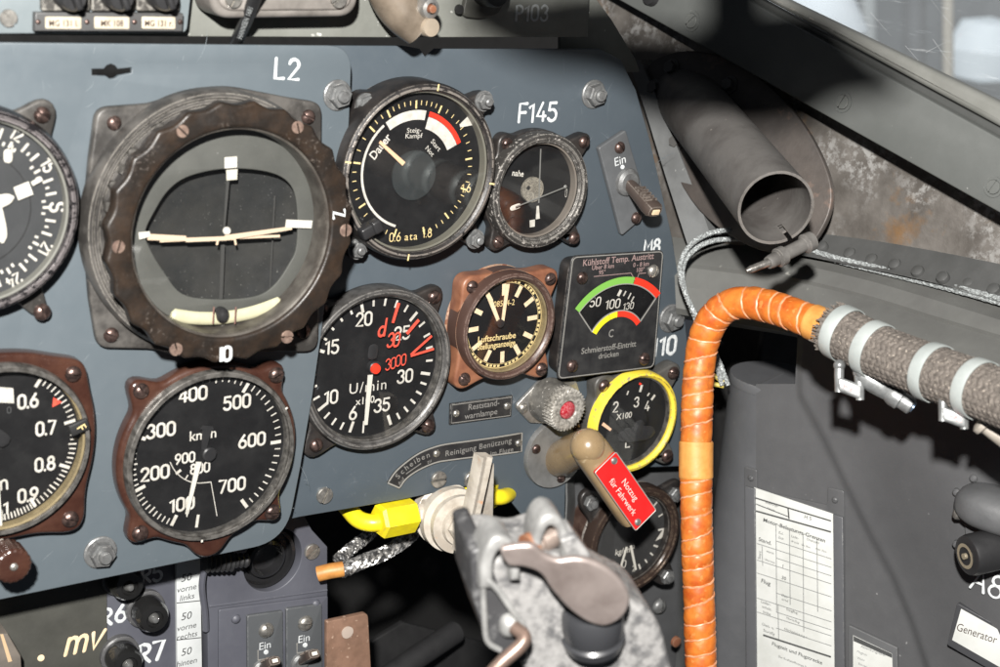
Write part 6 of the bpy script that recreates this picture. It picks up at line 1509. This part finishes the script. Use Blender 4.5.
mb=MB(); mb.tube(cr([t.L(482,566,.004),t.L(486,578,.005),t.L(498,590,.006),(t.L(512,610,.006)),t.L(524,626,.005)],6),.0011,n=10); mb.tube(cr([t.L(483,580,.004),t.L(484,610,.004),t.L(487,640,.004),t.L(500,650,.003)],6),.0010,n=10); t.part('worn_edges',mb,WRN)
def archp(o_,i_,hh): return [tuple(p[:2]) for p in cr([V((*p,0)) for p in FG.poly(o_,hh)],4)]+[tuple(p[:2]) for p in cr([V((*p,0)) for p in FG.poly(i_[::-1],hh)],4)]
mb=MB(); mb.plate([archp([(480,590),(482,560),(490,542),(501,537),(513,543),(520,560),(521,582)],[(494,590),(494,566),(498,554),(503,551),(509,556),(511,566),(511,582)],.006)],-.008,.006,.0016,res=3); t.part('hinge_lug',mb,WRN)
mb=MB(); mb.plate([archp([(532,562),(534,537),(541,521),(551,515),(562,520),(570,536),(573,560)],[(542,562),(543,543),(547,531),(551,527),(557,531),(561,543),(563,560)],-.001)],-.014,-.001,.0016,res=3); t.part('hinge_lug',mb,WRN)
mb=MB(); cyl(mb,t.L(527,550,-.005),t.L(560,532,-.008),[(0,0),(8*k,0),(9*k,.05),(9*k,.42),(12*k,.45),(12*k,.92),(8*k,.95),(8*k,1),(0,1)],28); t.part('hinge_axle',mb,mat('axle_worn',(.36,.29,.25),.35,.6,base2=(.2,.16,.14),nscale=120,bump=.3))
mb=MB(); cyl(mb,t.L(527,548,-.004),t.L(533,545,-.005),[(0,0),(14*k,0),(14*k,1),(0,1)],28); t.part('copper_collar',mb,COPPER)
mb=MB(); mb.plate([rpoly(FG.poly([(560,540),(575,535),(592,556),(570,566)],.001),.001,3)],-.01,.0015,.0008); t.part('back_lug',mb,MOT)
o2=C(600,595,.488); SP=PF(o2,c2w(V((1,-.15,-.10))),c2w(V((.1,1,.55))))
sp=[(500,551),(510,547),(532,546),(544,555),(558,560.5),(574,559),(590,561.5),(608,570),(623,584),(630,600),(625,615),(614,624),(602,627),(586,622),(568,609),(552,591),(541,575),(525,568),(508,566)]
ol=[tuple((t.I@(SP.M@V((*p[:2],0))))) for p in cr([V((*p,0)) for p in SP.poly(sp)],5,True)]
mb=MB(); mb.T=t.I@SP.M; mb.plate([[tuple(p[:2]) for p in cr([V((*p,0)) for p in SP.poly(sp)],5,True)]],-.003,0,.0013,res=4); t.part('thumb_lever',mb,SPN,edge=50)
mb=MB(); a_=t.I@C(592,607,.506); b_=t.I@C(598,652,.508); dn=(t.I.to_3x3()@c2w(V((.06,-1,-.55)))).normalized(); L2=.0155
cyl(mb,a_,a_+dn*L2,[(0,0),(28*k,0),(31*k,.12),(32*k,.5),(30*k,.72),(33*k,.78),(30*k,1),(0,1)],44); t.part('black_button',mb,mat('button_rubber',(.03,.031,.034),.3,0,coat=.3))
mb=MB(); mb.tube(cr([t.L(470,700,.018),t.L(497,667,.016),t.L(520,646,.014),t.L(524,636,.012),t.L(514,627,.008)],6),7*k,n=16); t.part('bent_rod',mb,mat('rod_copper_grey',(.22,.15,.12),.38,.5,base2=(.15,.11,.09),nscale=100,bump=.2))
mb=MB(); rbl(t,mb,t.L(509,624,.003),11*k,13*k,.004,pw=2.3); t.part('rod_boss',mb,WRN)

# added shadow caster above the windscreen arch, outside the picture; it shades the upper right corner
LP=CAM+c2w(V((-.02,.13,.15)))
t=T('overhead_shadow_caster','added black tube on a bent arm, out of view, shading the upper right corner','lamp',MX.Translation(LP))
def oc(S,f=.6): return t.W(LP+(S-LP)*f)
mb=MB(); keys=[(P(470,10,HR),18),(P(540,32,HR),30),(C(620,62,.80),40),(C(690,80,.79),48),(C(760,72,.76),56),(C(800,60,.72),54),(C(830,62,.70),36),(C(865,72,.69),20),(C(900,84,.68),7)]
pp=cr([oc(q) for q,_ in keys],6); rr=[]
for i in range(len(pp)):
    f=i/6; j=min(int(f),len(keys)-2); r_=keys[j][1]+(keys[j+1][1]-keys[j][1])*(f-j); rr.append(r_*.78/FP*.6)
mb.tube(pp,rr,n=28); t.part('caster_tube',mb,RUBBER)
mb=MB(); mb.tube(cr([oc(C(730,70,.78)),oc(C(735,10,.78)),oc(C(730,-80,.78)),oc(C(700,-240,.78))],6),.009,n=20); t.part('caster_arm',mb,RUBBER)
for nm_,a_,b_,e_ in (('backdrop_fill_light',C(900,-420,2.0),C(900,30,3.0),4.5),):  # added unseen fill that brightens the backdrop beyond the pane
    l_=bpy.data.lights.new(nm_,'AREA'); l_.size=.8; l_.energy=e_; l_.color=(.92,.97,1); o_=bpy.data.objects.new(nm_,l_); COL.objects.link(o_); o_.location=a_; o_.rotation_euler=(b_-a_).to_track_quat('-Z','Y').to_euler()
#CAMERA
cam=bpy.data.cameras.new('camera'); co=bpy.data.objects.new('camera',cam); COL.objects.link(co)
X=c2w(V((1,0,0))); Y=c2w(V((0,1,0))); Z=c2w(V((0,0,1)))
m=MX((X,Y,Z)).transposed().to_4x4(); m.translation=CAM; co.matrix_world=m
cam.sensor_width=36; cam.lens=FP/1000*36; cam.clip_start=.01; cam.clip_end=100
cam.dof.use_dof=True; cam.dof.focus_distance=.715; cam.dof.aperture_fstop=13
scene.camera=co
w=bpy.data.worlds.new('World'); scene.world=w; w.use_nodes=True; w.node_tree.nodes['Background'].inputs[0].default_value=(.8,.87,1,1); w.node_tree.nodes['Background'].inputs[1].default_value=.05
la=bpy.data.lights.new('flash','AREA'); la.shape='DISK'; la.size=.030; la.energy=22; la.color=(1,.97,.93)
lo=bpy.data.objects.new('flash',la); COL.objects.link(lo); LP=CAM+c2w(V((-.02,.13,.15))); lo.location=LP
lo.rotation_euler=(C(520,360,.7)-LP).to_track_quat('-Z','Y').to_euler()
scene.view_settings.view_transform='Standard'; scene.view_settings.look='None'; scene.view_settings.exposure=0; scene.view_settings.gamma=1
scene.cycles.max_bounces=6; scene.cycles.transparent_max_bounces=8; scene.cycles.caustics_reflective=False; scene.cycles.caustics_refractive=False
bpy.context.view_layer.update()
